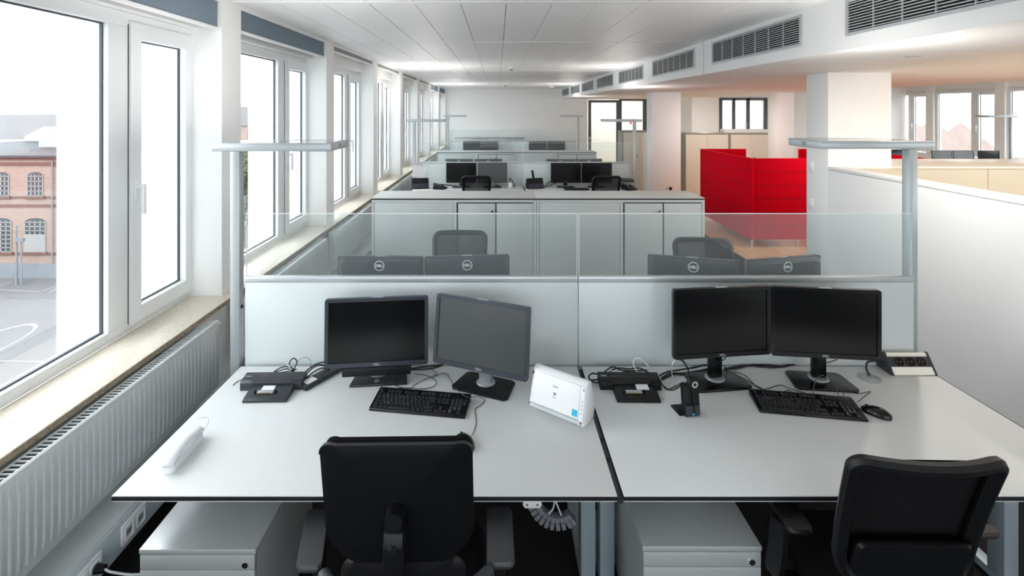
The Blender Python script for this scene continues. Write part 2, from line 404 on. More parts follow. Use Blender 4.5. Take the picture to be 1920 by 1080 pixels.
# skirting trunking under the radiators, with socket plates
tk = MB().box(-1.84, -1.66, YB, YF, 0.165, 0.325, 0.004)
struct('baseboard_left', tk, 'cabbody')
struct('trim_4', MB().box(-1.661, -1.655, YB, YF, 0.175, 0.312, 0.001), 'trunk')

# ---------------------------------------------------------------- windows (left)
def make_window(n):
    r = thing('window_%d' % n, kind='structure')
    # local: origin at opening near end (y=0) on the frame face plane x=0, z world; room is +x
    L = 1.804; xi, xo = 0.0, -0.075
    f = MB()
    fx0, fx1 = 0.085, 1.10                        # fixed pane opening
    f.box(xo, xi, 0, fx0, 0.876, 2.665, 0.004).box(xo, xi, fx0, L, 0.876, 0.934, 0.004).box(xo, xi, fx0, L, 2.584, 2.664, 0.004)
    f.box(xo, xi, fx1, 1.242, 0.934, 2.584, 0.003)
    f.build('window_frame', 'frame', r)
    g = MB(); o = rrect(fx0, fx1, 0.934, 2.584, 0.001, 1); i = rrect(fx0+0.008, fx1-0.008, 0.942, 2.576, 0.001, 1)
    g.ring(o, i, -0.043, -0.028, 'x'); g.box(0.0, 0.0015, 1.240, 1.2455, 0.92, 2.60)
    g.build('gasket', 'gasket', r)
    MB().box(-0.04, -0.034, fx0, fx1, 0.934, 2.584).build('pane', 'glass', r)
    s = MB(); o = rrect(1.246, 1.826-0.012, 0.914, 2.615, 0.002, 1); i = rrect(1.330, 1.742, 0.996, 2.522, 0.002, 1)
    s.ring(o, i, -0.05, 0.012, 'x'); sa = s.build('sash', 'frame', r)
    g = MB(); o = rrect(1.330, 1.742, 0.996, 2.522, 0.002, 1); i = rrect(1.337, 1.735, 1.003, 2.515, 0.002, 1)
    g.ring(o, i, -0.040, -0.028, 'x'); g.build('gasket', 'gasket', sa)
    MB().box(-0.036, -0.030, 1.330, 1.742, 0.996, 2.522).build('pane', 'glass', sa)
    h = MB().box(0.012, 0.022, 1.272, 1.300, 1.60, 1.74, 0.004).cyl((0.02, 1.286, 1.685), (0.06, 1.286, 1.685), 0.011).box(0.048, 0.066, 1.276, 1.300, 1.53, 1.70, 0.006)
    h.build('handle', 'white', sa)
    hg = MB().cyl((0.012, 1.807, 2.55), (0.012, 1.807, 2.62), 0.010).cyl((0.012, 1.807, 0.915), (0.012, 1.807, 0.985), 0.010)
    hg.build('hinge', 'white', sa)
    return r
win = None; n = 0
for k in range(-2, 8):
    n += 1; y = 3.611+PITCH*(k-1)
    if win is None: win = make_window(n); win.location = (-2.065, y, 0)
    else: w2 = dup(win, (-2.065, y, 0), 0); w2.name = 'window_%d' % n
# right facade windows (mirrored)
for k in range(-5, 2):
    n += 1; y = 12.75+PITCH*k
    w2 = dup(win, (12.72, y+1.804, 0), PI); w2.name = 'window_%d' % n
# outer piers
for k in range(-2, 8):
    y0 = 2.68+PITCH*k
    b = MB().box(-2.36, -2.235, y0, y0+1.06, -0.3, 3.2).box(-2.235, -2.2345, y0, y0+1.06, 1.55, 1.553)
    struct('wall_outer_pier', b, 'translucent_pier')
# blinds
blind_txt = {0: 'blue-grey roller blind above the nearest window, just lowered', 1: 'blue-grey roller blind above the second window, behind the left front lamp',
             6: 'blue-grey roller blind above the last window but one, far down the room', 7: 'blue-grey roller blind above the last window, next to the far wall',
             2: 'grey rolled-up blind above the third window', 3: 'grey rolled-up blind above the fourth window', 4: 'grey rolled-up blind above the fifth window', 5: 'grey rolled-up blind above the sixth window'}
for k in range(0, 8):
    y0 = 1.556+PITCH*k+0.006; y1 = 3.36+PITCH*k-0.006
    zb = {0: 2.675, 1: 2.70, 6: 2.69, 7: 2.69}.get(k, 2.80)
    t = thing('roller_blind', blind_txt[k], 'blind', (-1.88, y0, zb), 0, 'roller blinds over the window row')
    MB().box(-0.004, 0.004, 0, y1-y0, 0, 2.845-zb).build('fabric', 'blueblind' if k in (0, 1, 6, 7) else 'greyblind', t)
    MB().box(-0.012, 0.012, 0, y1-y0, -0.022, 0, 0.004).build('bottom_rail', 'white', t)
    MB().box(-0.05, 0.02, 0, y1-y0, 2.845-zb, CE-zb).build('headrail', 'white', t)
# radiators
def radiator(y0, y1, label):
    t = thing('radiator', label, 'radiator', (-1.70, y0, 0), 0, 'white panel radiators under the stone sill')
    L = y1-y0; zt, zb = 0.834, 0.44
    b = MB().box(-0.075, -0.008, 0, L, zb, zt-0.006).box(-0.008, -0.002, 0, L, zb, zt, 0.002)
    n = int((L-0.06)/0.0333)
    for i in range(n):
        y = 0.045+i*(L-0.09)/(n-1)
        b.pad(rrect(y-0.0075, y+0.0075, zb+0.03, zt-0.03, 0.0072, 3), 0.012, lambda u, v, h: (-0.002+h, u, v), rings=(0, 0.7, 1.0), edge=0.2)
    b.build('front_panel', 'rad', t)
    g = MB()
    m_ = int(L/0.022)
    for i in range(m_):
        y = (i+0.5)*L/m_; g.box(-0.062, -0.014, y-0.0022, y+0.0022, zt-0.005, zt+0.001)
    g.box(-0.066, -0.060, 0, L, zt-0.006, zt+0.002).box(-0.015, -0.008, 0, L, zt-0.006, zt+0.002)
    g.build('top_grille', 'rad', t)
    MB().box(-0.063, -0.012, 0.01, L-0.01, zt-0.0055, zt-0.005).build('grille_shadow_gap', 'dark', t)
    v = MB().cyl((-0.04, L, 0.79), (-0.04, L+0.03, 0.79), 0.012).cyl((-0.04, L+0.025, 0.79), (-0.04, L+0.055, 0.79), 0.018).build('valve', 'white', t)
    for yy in (0.3, L-0.3): MB().box(-0.139, -0.074, yy, yy+0.04, 0.5, 0.78).build('wall_bracket', 'rad', t)
    return t
radiator(0.3, 3.06, 'long white panel radiator beside the left front desk')
for y0, y1, l in ((3.40, 5.02, 'white radiator behind the left lamp, below the second window'), (5.25, 6.95, 'white radiator beside the near grey cabinet row'),
                  (7.2, 8.85, 'white radiator left of the second desk row'), (9.0, 10.7, 'white radiator just past the second desk row'), (11.4, 13.0, 'white radiator beside the far cabinet row')):
    radiator(y0, y1, l)
# socket plates on the trunking
def socket_plate(y, label):
    t = thing('socket_plate', label, 'power socket', (-1.655, y, 0.245), 0, 'double power sockets on the skirting trunking')
    MB().box(0, 0.012, -0.075, 0.075, -0.045, 0.045, 0.005).build('plate', 'white', t)
    for s_ in (-1, 1):
        o = rrect(s_*0.036-0.026, s_*0.036+0.026, -0.03, 0.03, 0.006, 3); i = rrect(s_*0.036-0.022, s_*0.036+0.022, -0.026, 0.026, 0.005, 3)
        m_ = MB().ring(o, i, 0.0115, 0.016, 'x'); so = m_.build('socket', 'white', t)
        MB().box(0.0121, 0.0135, s_*0.036-0.014, s_*0.036+0.014, -0.012, 0.012, 0.001).build('inlet', 'silver', so)
    return t
socket_plate(2.27, 'white double socket plate on the skirting trunking, without any plug')
socket_plate(2.01, 'white double socket plate with two black plugs, nearest the camera')
socket_plate(2.56, 'white double socket plate half hidden under the left front desk')
for y, l in ((1.974, 'black plug nearest the camera in the trunking socket'), (2.046, 'black plug in the trunking socket, the farther of the two side by side'), (2.59, 'black plug in the socket half hidden below the left desk')):
    t = thing('power_plug', l, 'plug', (-1.6385, y, 0.245), 0, 'black plugs in the trunking sockets')
    MB().cyl((0, 0, 0), (0.035, 0, 0), 0.019, 0.015).build('plug_body', 'black', t)
    c = MB(); 
    c.tube([(0.03, 0, 0), (0.07, 0.0, -0.015), (0.16, 0.03, -0.05), (0.30, 0.06, -0.03), (0.42, 0.09, -0.02)], 0.0045)
    c.build('cable', 'cablewhite', t)

# ---------------------------------------------------------------- ventilation grilles
def make_grille(w_, h_):
    t = thing('air_grille', None, 'air vent')
    MB().box(-0.002, -0.0005, 0, w_, 0, h_).build('dark_opening_plate', 'dark', t)  # dark plate painted in place of the shaded opening behind the slats
    o = rrect(-0.025, w_+0.025, -0.02, h_+0.02, 0.002, 1); i = rrect(0, w_, 0, h_, 0.002, 1)
    MB().ring(o, i, -0.012, -0.0005, 'x').build('frame', 'alu', t)
    sl = MB()
    for k in range(11):
        z = (k+0.5)*h_/11; sl.box(-0.0105, -0.003, 0, w_, z-0.0028, z+0.0028)
    for k in range(1, 7):
        y = k*w_/7; sl.box(-0.0115, -0.003, y-0.003, y+0.003, 0, h_)
    sl.build('slats', 'alu', t)
    return t
gr = make_grille(1.52, 0.195)
gl = ['air grille in the bulkhead nearest the camera, cut by the right frame edge', 'second air grille from the camera, above the front right lamp', 'third air grille from the camera in the bulkhead', 'fourth air grille from the camera in the bulkhead',
      'fifth air grille from the camera in the bulkhead', 'sixth air grille from the camera, above the glass door side', 'seventh air grille from the camera, third from the far wall', 'second air grille from the far wall', 'air grille closest to the far wall']
for i in range(9):
    y = 3.29+2.04*(i-1)+0.5 if i else 1.73
    y = 1.73+2.045*i
    if y > 16.3: break
    if i == 0: o = gr; o.location = (2.284, y, 2.62)
    else: o = dup(gr, (2.284, y, 2.62), 0)
    o['label'] = gl[i]; o['group'] = 'air grilles along the bulkhead'
struct('trim_5', tr_, 'joint')
# ceiling devices
SPOT_W = 8.0
def detector(loc, label, r=0.05, name='smoke_detector', cat='smoke detector'):
    t = thing(name, label, cat, loc)
    if name == 'soffit_spotlight':
        MB().lathe([(0, -0.001), (r, -0.001), (r, -0.004), (r*0.8, -0.006)]).build('trim_ring', 'silver', t)
        MB().lathe([(0, -0.0055), (r*0.75, -0.0055), (r*0.75, -0.0065), (0, -0.0065)]).build('lens', 'white', t)
        l = bpy.data.lights.new('spot_light', 'AREA'); l.shape = 'DISK'; l.size = 0.08; l.energy = SPOT_W; l.color = (1.0, 0.94, 0.86)
        lo = bpy.data.objects.new('spot_light', l); C.objects.link(lo); lo.parent = t; lo.location = (0, 0, -0.008)
        return t
    MB().lathe([(0, -0.001), (r, -0.001), (r, -0.012), (r*0.85, -0.02)]).build('mounting_plate', 'white', t)
    MB().lathe([(r*0.7, -0.018), (r*0.62, -0.045), (r*0.3, -0.052), (0, -0.052)]).build('sensor_head', 'greyblind' if name == 'smoke_detector' else 'white', t)
detector((0.24, 8.97, CE), 'round white smoke detector on the panel ceiling, the nearest one')
detector((0.23, 15.2, CE), 'small smoke detector on the ceiling near the far wall')
detector((1.72, 15.9, CE), 'wide flat ceiling device close to the bulkhead by the far wall', 0.11, 'ceiling_sensor', 'sensor')
detector((3.07, 3.7, 2.514), 'flat white spot fitting under the lowered soffit at right', 0.05, 'soffit_spotlight', 'spotlight')
detector((5.25, 10.5, 2.514), 'white fitting under the soffit over the red booth', 0.05, 'soffit_spotlight', 'spotlight')
detector((5.3, 3.9, 2.514), 'flat white spot fitting added under the soffit above the beige counter', 0.05, 'soffit_spotlight', 'spotlight')  # extra downlight added to brighten the right side
detector((5.2, 7.2, 2.514), 'white fitting added under the soffit beyond the big pillar', 0.05, 'soffit_spotlight', 'spotlight')  # extra downlight out of sight, added to brighten the wood floor zone
detector((5.75, 13.9, 2.514), 'white fitting under the soffit above the beige cupboards', 0.05, 'soffit_spotlight', 'spotlight')

# ================================================================== FURNITURE
def make_desk(w_, d_, h_, label, loc, rz=0, group=None, rim=0.0):
    t = thing('office_desk', label, 'desk', loc, rz, group)
    MB().box(-w_/2, w_/2-rim, -d_/2, d_/2, h_-0.0035, h_, 0.001).box(-w_/2+0.001, w_/2-0.001, -d_/2+0.001, d_/2-0.001, h_-0.022, h_-0.018, 0.0008).build('tabletop', 'desk', t)
    MB().box(-w_/2, w_/2, -d_/2, d_/2, h_-0.0182, h_-0.0034).box(w_/2-max(rim, 0.001), w_/2, -d_/2, d_/2, h_-0.0035, h_-0.0005).build('edge_band', 'core', t)
    fr = MB().box(-w_/2+0.06, w_/2-0.06, 0.02, 0.08, h_-0.075, h_-0.024, 0.003)
    for sx_ in (-1, 1):
        x = sx_*(w_/2-0.03)
        fr.box(x-0.028, x+0.028, -d_/2+0.16, d_/2-0.03, h_-0.06, h_-0.0225, 0.003)
        fr.box(x-0.028, x+0.028, -d_/2+0.03, d_/2-0.03, 0.008, 0.045, 0.004)
    fr.build('steel_frame', 'steel', t)
    for sx_ in (-1, 1):
        x = sx_*(w_/2-0.03)
        MB().box(x-0.032, x+0.032, -0.045, 0.035, 0.04, h_-0.055, 0.004).build('leg', 'steel', t)
    return t
ROWP = 5.86
dl = 1.8; XL0, XL1, XR0, XR1 = -1.380, 0.428, 0.4515, 2.286
desk_lab = {
 (0, 0, 0): 'white desk by the window with scanner and phone handset', (0, 0, 1): 'white desk at right with headset and triple socket',
 (0, 1, 0): 'white desk behind the left front screen panel, facing the camera', (0, 1, 1): 'white desk behind the right front screen panel, facing the camera',
 (1, 0, 0): 'second row white desk by the window, behind the near cabinets', (1, 0, 1): 'second row white desk at right, behind the near cabinets',
 (1, 1, 0): 'second row white desk at left, far side of the screen panel', (1, 1, 1): 'second row white desk at right, far side of the screen panel',
 (2, 0, 0): 'third row white desk at left, in front of the far wall', (2, 0, 1): 'third row white desk at right, near the glass door',
 (2, 1, 0): 'last desk at left, behind the third row screen panel', (2, 1, 1): 'last desk at right, behind the third row screen panel'}
DH = [0.74, 0.82, 0.80]
for r in range(3):
    for side in (0, 1):
        yc = (2.2425 if side == 0 else 3.195)+ROWP*r
        for c_ in (0, 1):
            x0, x1 = ((XL0, XL1), (XR0, XR1))[c_]
            make_desk(x1-x0, 0.905, DH[r] if side == 0 or r else 0.74, desk_lab[(r, side, c_)], ((x0+x1)/2, yc, 0), 0 if side == 0 else PI, 'white office desks in three double rows', 0.007 if (r, side, c_) == (0, 0, 1) else 0.0)
# slotted cable rail between the two front desks
t = thing('cable_rail', 'dark slotted rail in the gap between the two front desks', 'rail', (0.43975, 1.80, 0.705))
MB().box(-0.0108, 0.0108, 0, 0.89, 0, 0.02).build('rail_body', 'charcoal', t)
sl = MB()
for y in (0.18, 0.30, 0.52, 0.62): sl.box(-0.004, 0.004, y, y+0.03, 0.0195, 0.0212)
sl.build('slots', 'dark', t)
# desk screens
def desk_screen(x0, x1, y, label, zp=1.187):
    t = thing('desk_screen', label, 'desk divider', ((x0+x1)/2, y, 0), 0, 'desk screens with glass tops'); h = (x1-x0)/2
    MB().box(-h, h, -0.012, 0.012, 0.60, zp, 0.002).build('panel', 'panel', t)
    MB().box(-h-0.001, h+0.001, -0.015, 0.015, zp, zp+0.032, 0.004).build('top_rail', 'alu', t)
    MB().box(-h+0.004, h-0.004, -0.003, 0.003, zp+0.032, 1.556).build('glass_pane', 'scrglass', t)
    MB().box(-h+0.004, h-0.004, -0.0031, 0.0031, 1.5555, 1.559).box(-h+0.002, -h+0.0045, -0.003, 0.003, zp+0.032, 1.559).box(h-0.0045, h-0.002, -0.003, 0.003, zp+0.032, 1.559).build('glass_edge', 'white', t)
    for xx in (-h+0.1, h-0.1):
        MB().box(xx-0.02, xx+0.02, -0.011, 0.011, 0.0, 0.60).build('support_foot', 'steel', t)
sl = ['frosted screen panel behind the two angled monitors on the left front desk', 'frosted screen panel behind the twin monitors on the right front desk',
      'second row screen panel at left, by the window', 'second row screen panel at right, near the floor lamp', 'third row screen panel at left, far away', 'third row screen panel at right, far away']
for r in range(3):
    desk_screen(-1.366, 0.434, 2.7195+ROWP*r, sl[2*r], 1.187 if r == 0 else 1.20); desk_screen(0.438, 2.25, 2.7195+ROWP*r, sl[2*r+1], 1.187 if r == 0 else 1.20)
# floor lamps
FILL_W = 4.2
def floor_lamp(xp, yp, sgn, label, h=1.94, loc=None):
    t = thing('floor_lamp', label, 'floor lamp', (xp, yp, 0), 0, 'silver floor lamps with flat bar heads')
    MB().box(-0.025, 0.025, 0, 0.05, 0.012, h-0.044, 0.003).build('pole', 'lamp', t)
    MB().box(-0.14 if sgn > 0 else -0.14, 0.14, -0.05, 0.30, 0.0, 0.014, 0.005).build('base_plate', 'lamp', t)
    x0, x1 = (-0.125, 0.52) if sgn > 0 else (-0.52, 0.125)
    hd = MB().box(x0, x1, 0, 0.31, h-0.044, h-0.004, 0.004).box(x0, x1, 0, 0.012, h-0.006, h, 0.001).box(x0, x1, 0.298, 0.31, h-0.006, h, 0.001)
    head = hd.build('lamp_head', 'lamp', t)
    MB().box(x0+0.03, x1-0.03, 0.04, 0.27, h-0.0035, h-0.001).build('upper_grille', 'chrome', head)
    MB().box(x0+0.05, x1-0.05, 0.04, 0.27, h-0.0452, h-0.0438).build('diffuser', 'white', head)
    l = bpy.data.lights.new('fill_uplight', 'AREA'); l.shape = 'RECTANGLE'; l.size = 0.55; l.size_y = 0.22; l.energy = FILL_W*(0.55 if yp < 5 else 0.95); l.color = (1.0, 0.97, 0.93)  # uplight added to brighten the room; the lamps look switched off
    lo = bpy.data.objects.new('fill_uplight', l); C.objects.link(lo); lo.parent = t; lo.location = ((x0+x1)/2, 0.155, h+0.004); lo.rotation_euler = (PI, 0, 0)
    e = x1 if sgn > 0 else x0
    MB().box(e-0.001, e+0.001, 0.13, 0.17, h-0.035, h-0.01).build('end_sensor', 'greyblind', head)
    MB().lathe([(0, 0), (0.011, 0), (0.009, 0.006), (0, 0.007)], mtx=Matrix.Translation((0.0251 if sgn > 0 else -0.0251, 0.025, 1.05 if sgn > 0 else 1.05)) @ Matrix.Rotation(PI/2*sgn, 4, 'Y')).build('switch', 'dark', t)
    return t
floor_lamp(-1.418, 2.70, 1, 'silver floor lamp rising between the window and the left front desk')
floor_lamp(2.325, 2.80, -1, 'silver floor lamp at the right end of the front desks', 1.945)
floor_lamp(-1.42, 8.50, 1, 'silver floor lamp by the window beside the second desk row', 1.96)
floor_lamp(2.33, 8.50, -1, 'silver floor lamp right of the second desk row, near the white column', 1.96)
floor_lamp(-1.43, 14.4, 1, 'thin far floor lamp at left before the far wall', 1.965)
floor_lamp(2.33, 14.4, -1, 'thin far floor lamp beside the glass door', 1.965)
floor_lamp(11.3, 11.0, -1, 'floor lamp by the windows of the opposite facade at right', 2.0)

# grey cabinets
def make_cabinet(w_, label, loc, h=1.176):
    t = thing('sliding_door_cabinet', label, 'cabinet', loc, 0, 'grey sliding door cabinets in rows'); k = w_/1.78
    MB().box(0, w_, 0.012, 0.465, 0.03, h-0.022, 0.001).box(0, 0.022, 0, 0.02, 0.03, h-0.022).box(w_-0.022, w_, 0, 0.02, 0.03, h-0.022).box(0.02, w_-0.02, 0, 0.02, h-0.048, h-0.022).box(0.02, w_-0.02, 0, 0.02, 0.03, 0.07).box(0.885*k, 0.915*k, 0, 0.02, 0.07, h-0.05).build('carcass', 'cabbody', t)
    MB().box(-0.002, w_+0.002, -0.004, 0.468, h-0.0065, h, 0.001).build('top_board', 'cabtop', t)
    MB().box(-0.001, w_+0.001, -0.003, 0.467, h-0.021, h-0.0065).build('edge_band', 'core', t)
    MB().box(0.03*k, 0.88*k, 0.004, 0.014, 0.072, h-0.052, 0.001).build('door', 'cabfront', t)
    d = MB().box(0.935*k, 1.335*k, 0.001, 0.012, 0.072, h-0.062, 0.001).build('door', 'cabfront', t)
    MB().lathe([(0.006, 0), (0.006, 0.012), (0.014, 0.015), (0.015, 0.024), (0.010, 0.028), (0, 0.028)], mtx=Matrix.Translation((1.30*k, 0.002, 1.04)) @ Matrix.Rotation(PI/2, 4, 'X')).build('knob', 'chrome', d)
    MB().box(1.35*k, 1.745*k, 0.006, 0.014, 0.072, h-0.062, 0.001).build('door', 'cabfront', t)
    MB().box(0.918*k, 0.932*k, 0.0105, 0.0125, 0.07, h-0.05).box(1.336*k, 1.349*k, 0.0105, 0.0125, 0.07, h-0.05).box(0.935*k, 1.745*k, 0.0105, 0.0125, h-0.061, h-0.05).build('shadow_gap', 'charcoal', t)
    MB().box(0.01, w_-0.01, 0.03, 0.45, 0, 0.03).build('plinth', 'charcoal', t)
    return t
make_cabinet(1.766, 'long grey cabinet behind the front desks, the left one by the window', (-1.35, 5.37, 0))
make_cabinet(1.80, 'long grey cabinet behind the front desks, the right one toward the red booth', (0.4205, 5.37, 0))
make_cabinet(1.766, 'grey cabinet behind the second desk row, the left one', (-1.35, 11.23, 0))
make_cabinet(1.80, 'grey cabinet behind the second desk row, the right one', (0.4205, 11.23, 0))
make_cabinet(1.19, 'grey cabinet against the far wall, left half', (-1.47, 17.09, 0))
make_cabinet(1.19, 'grey cabinet against the far wall, right half', (-0.275, 17.09, 0))

# pedestals
def pedestal(x0, x1, y0, h, label):
    t = thing('drawer_pedestal', label, 'drawer unit', ((x0+x1)/2, y0, 0), 0, 'silver drawer pedestals below the front desks'); w_ = (x1-x0)/2
    MB().box(-w_+0.004, w_-0.004, 0.02, 0.57, 0.05, h-0.018, 0.002).build('carcass', 'ped', t)
    MB().box(-w_, w_, 0, 0.575, h-0.018, h, 0.0025).build('top', 'ped', t)
    z = h-0.021
    for i, dh in enumerate((0.052, 0.13, 0.13, 0.14)):
        d = MB().box(-w_+0.004, w_-0.004, 0.0, 0.019, z-dh, z, 0.002).build('drawer', 'ped', t)
        if i == 0:
            MB().lathe([(0, 0), (0.011, 0), (0.011, 0.004), (0.008, 0.005), (0, 0.005)], mtx=Matrix.Translation((w_-0.038, 0.0, z-dh*0.65)) @ Matrix.Rotation(PI/2, 4, 'X')).build('lock', 'chrome', d)
            MB().box(w_-0.0395, w_-0.0365, -0.0056, -0.0048, z-dh*0.65-0.005, z-dh*0.65+0.005).build('keyhole', 'dark', d)
        z -= dh+0.003
    for sx_ in (-1, 1):
        for yy in (0.06, 0.5):
            MB().cyl((sx_*(w_-0.05)-0.012, yy, 0.025), (sx_*(w_-0.05)+0.012, yy, 0.025), 0.025).build('caster', 'black', t)
pedestal(-1.306, -0.880, 1.822, 0.52, 'silver drawer pedestal below the window-side desk')
pedestal(0.530, 0.968, 1.832, 0.522, 'silver drawer pedestal below the right desk')

# ---------------------------------------------------------------- monitors
def make_monitor(kind, drop, wd=0.505, ht=0.335):
    """origin on the desk under the neck; the screen faces -y; drop = height of the bottom bezel above the desk"""
    t = thing('computer_monitor', None, 'monitor')
    z0, z1 = drop, drop+ht; fy = -0.062; r = 0.012
    O = rrect(-wd/2, wd/2, z0, z1, r, 3); b = 0.018
    I = rrect(-wd/2+b, wd/2-b, z0+b+0.004, z1-b, 0.002, 3)
    hm = MB().ring(O, I, fy, fy+0.022)
    hm.prism(rrect(-wd/2+0.002, wd/2-0.002, z0+0.002, z1-0.002, r, 3), fy+0.008, fy+0.022, 'y')
    bk = [(p[0]*0.90, z0+0.03+(p[1]-z0)*0.84) for p in rrect(-wd/2, wd/2, z0, z1, 0.03, 3)]
    tb = bmesh.new(); n_ = len(bk); oo = rrect(-wd/2+0.004, wd/2-0.004, z0+0.004, z1-0.004, 0.02, 3)
    v0 = [tb.verts.new((u, fy+0.022, v)) for u, v in oo]; v1 = [tb.verts.new((u, fy+0.048, v)) for u, v in bk]
    for i in range(n_): tb.faces.new((v0[i], v0[(i+1) % n_], v1[(i+1) % n_], v1[i]))
    tb.faces.new(v1); bmesh.ops.recalc_face_normals(tb, faces=tb.faces[:]); hm._add(tb)
    hs = hm.build('housing', {'bar': 'greybez', 'matte': 'greybez'}.get(kind, 'charcoal' if kind == 'back' else 'blackg'), t)
    MB().prism(rrect(-wd/2+b, wd/2-b, z0+b+0.004, z1-b, 0.001, 1), fy+0.005, fy+0.0075, 'y').build('screen', 'screen_matte' if kind == 'matte' else 'screen', t)
    scr = t.children[-1]
    MB().text('DELL', 0.015, Matrix.Translation((0, fy-0.0002, z0+0.011)) @ UP, bold=0.0004).build('logo', 'silver', hs)
    cz_ = z0+ht*0.86; c0 = 0.030
    ring = [(c0*math.cos(2*PI*i/28), cz_+c0*math.sin(2*PI*i/28)) for i in range(28)]; ring2 = [(x*0.86, cz_+(z-cz_)*0.86) for x, z in ring]
    lg = MB().ring(ring, ring2, fy+0.047, fy+0.0492)
    lg.text('DELL', 0.020, Matrix.Translation((0, fy+0.0488, cz_)) @ Matrix.Rotation(PI, 4, 'Z') @ UP, bold=0.0010)
    lg.build('back_logo', 'white', hs)
    MB().box(-0.03, 0.03, fy+0.004, fy+0.020, z1-0.001, z1+0.0012, 0.0005).build('top_label', 'silver', hs)
    bt = MB()
    for i in range(5): bt.box(wd/2-0.012, wd/2-0.007, fy-0.0006, fy+0.001, z0+0.03+i*0.016, z0+0.034+i*0.016)
    bt.build('buttons', 'black', hs)
    MB().box(wd/2-0.0115, wd/2-0.0085, fy-0.0008, fy+0.001, z0+0.016, z0+0.019).build('power_light', 'led', hs)
    if kind in ('matte', 'bar'):
        T_ = Matrix.Translation((0, fy+0.02, (z0+z1)/2)) @ Matrix.Rotation(-(0.13 if kind == 'matte' else 0.05), 4, 'X') @ Matrix.Translation((0, -fy-0.02, -(z0+z1)/2))
        for o_ in [hs, scr]+list(hs.children): o_.data.transform(T_)
    if kind == 'bar':
        MB().box(-0.17, 0.17, fy-0.012, fy+0.03, z0-0.045, z0-0.001, 0.004).build('speaker_bar', 'black', t)
        MB().prism([(-0.13, -0.095), (0.155, -0.095), (0.135, 0.10), (-0.105, 0.10)], 0, 0.012, 'z', 0.003).build('base', 'dock', t)
        MB().cyl((0.0, -0.062, 0.0118), (0.0, -0.062, 0.0128), 0.014, n=20).build('base_button', 'silver', t)
    else:
        MB().prism([(-0.135, 0.07), (-0.115, 0.085), (0.115, 0.085), (0.135, 0.07), (0.15, -0.07), (0.135, -0.09), (-0.135, -0.09), (-0.15, -0.07)], 0, 0.011, 'z', 0.003).build('base', 'blackg' if kind != 'matte' else 'black', t)
    nm = 'blackg' if kind in ('black', 'back') else 'silver'
    MB().lathe([(0.046, 0.0118), (0.048, 0.016), (0.042, 0.022), (0.03, 0.023)], c=(0, 0.01, 0)).build('neck_ring', 'silver', t)
    nk = MB().box(-0.033, 0.033, -0.005, 0.028, 0.02, drop+0.16, 0.006)
    nk.box(-0.045, 0.045, fy+0.045, 0.0, drop+0.10, drop+0.20, 0.004)
    nk.build('neck', nm, t)
    return t
def place_mon(src, xl, yl, xr, yr, z, label, group, back=False, used=set()):
    """xl,yl - xr,yr: ends of the housing's front face as the camera sees left and right"""
    cx, cy = (xl+xr)/2, (yl+yr)/2; a = math.atan2(yr-yl, xr-xl)
    off = 0.062
    if back:
        a += PI; off = 0.014
    nx, ny = -math.sin(a), math.cos(a)
    if back: loc = (cx-nx*0.02+nx*0.0, cy-0.0, z)
    loc = (cx+nx*off, cy+ny*off, z)
    if src.name in used: o = dup(src, loc, a)
    else: used.add(src.name); o = src; o.location = loc; o.rotation_euler = (0, 0, a)
    o['label'] = label; o['group'] = group
    return o
mA = make_monitor('bar', 0.0865, 0.515, 0.340)
place_mon(mA, X(608, 2.505), 2.505, X(803, 2.555), 2.555, 0.74, 'monitor with speaker bar and square base, leftmost on the left front desk', 'monitors')
mB = make_monitor('matte', 0.107, 0.502, 0.335)
place_mon(mB, X(815, 2.54), 2.54, X(991.5, 2.35), 2.35, 0.74, 'grey-reflecting monitor turned toward the window, beside the white scanner', 'monitors')
mC = make_monitor('black', 0.155, 0.510, 0.343)
place_mon(mC, X(1262, 2.45), 2.45, X(1446, 2.51), 2.51, 0.74, 'black monitor behind the headset, left of the pair on the right desk', 'monitors')
mD = make_monitor('black', 0.150, 0.512, 0.345)
place_mon(mD, X(1449, 2.505), 2.505, X(1651, 2.452), 2.452, 0.74, 'black monitor right of the pair on the right desk, above the keyboard', 'monitors')
mE = make_monitor('back', 0.172, 0.508, 0.338)
G2 = 'monitors seen from behind over the front screen panels'
place_mon(mE, X(631, 2.955), 2.955, X(792, 2.935), 2.935, 0.74, 'back of the leftmost monitor showing above the left front screen panel', G2, True)
place_mon(mE, X(794, 2.935), 2.935, X(957, 2.98), 2.98, 0.74, 'back of the monitor directly before the mesh chair, above the left front panel', G2, True)
place_mon(mE, X(1215, 2.98), 2.98, X(1389, 2.855), 2.855, 0.727, 'back of the angled monitor before the right mesh chair, its left end farther away', G2, True)
place_mon(mE, X(1403, 2.865), 2.865, X(1549, 2.98), 2.98, 0.722, 'back of the rightmost monitor above the right front screen panel', G2, True)
for o in [o for o in C.objects if o.get('group') == G2 and o.location.z < 0.74]: o.location.z = 0.7405
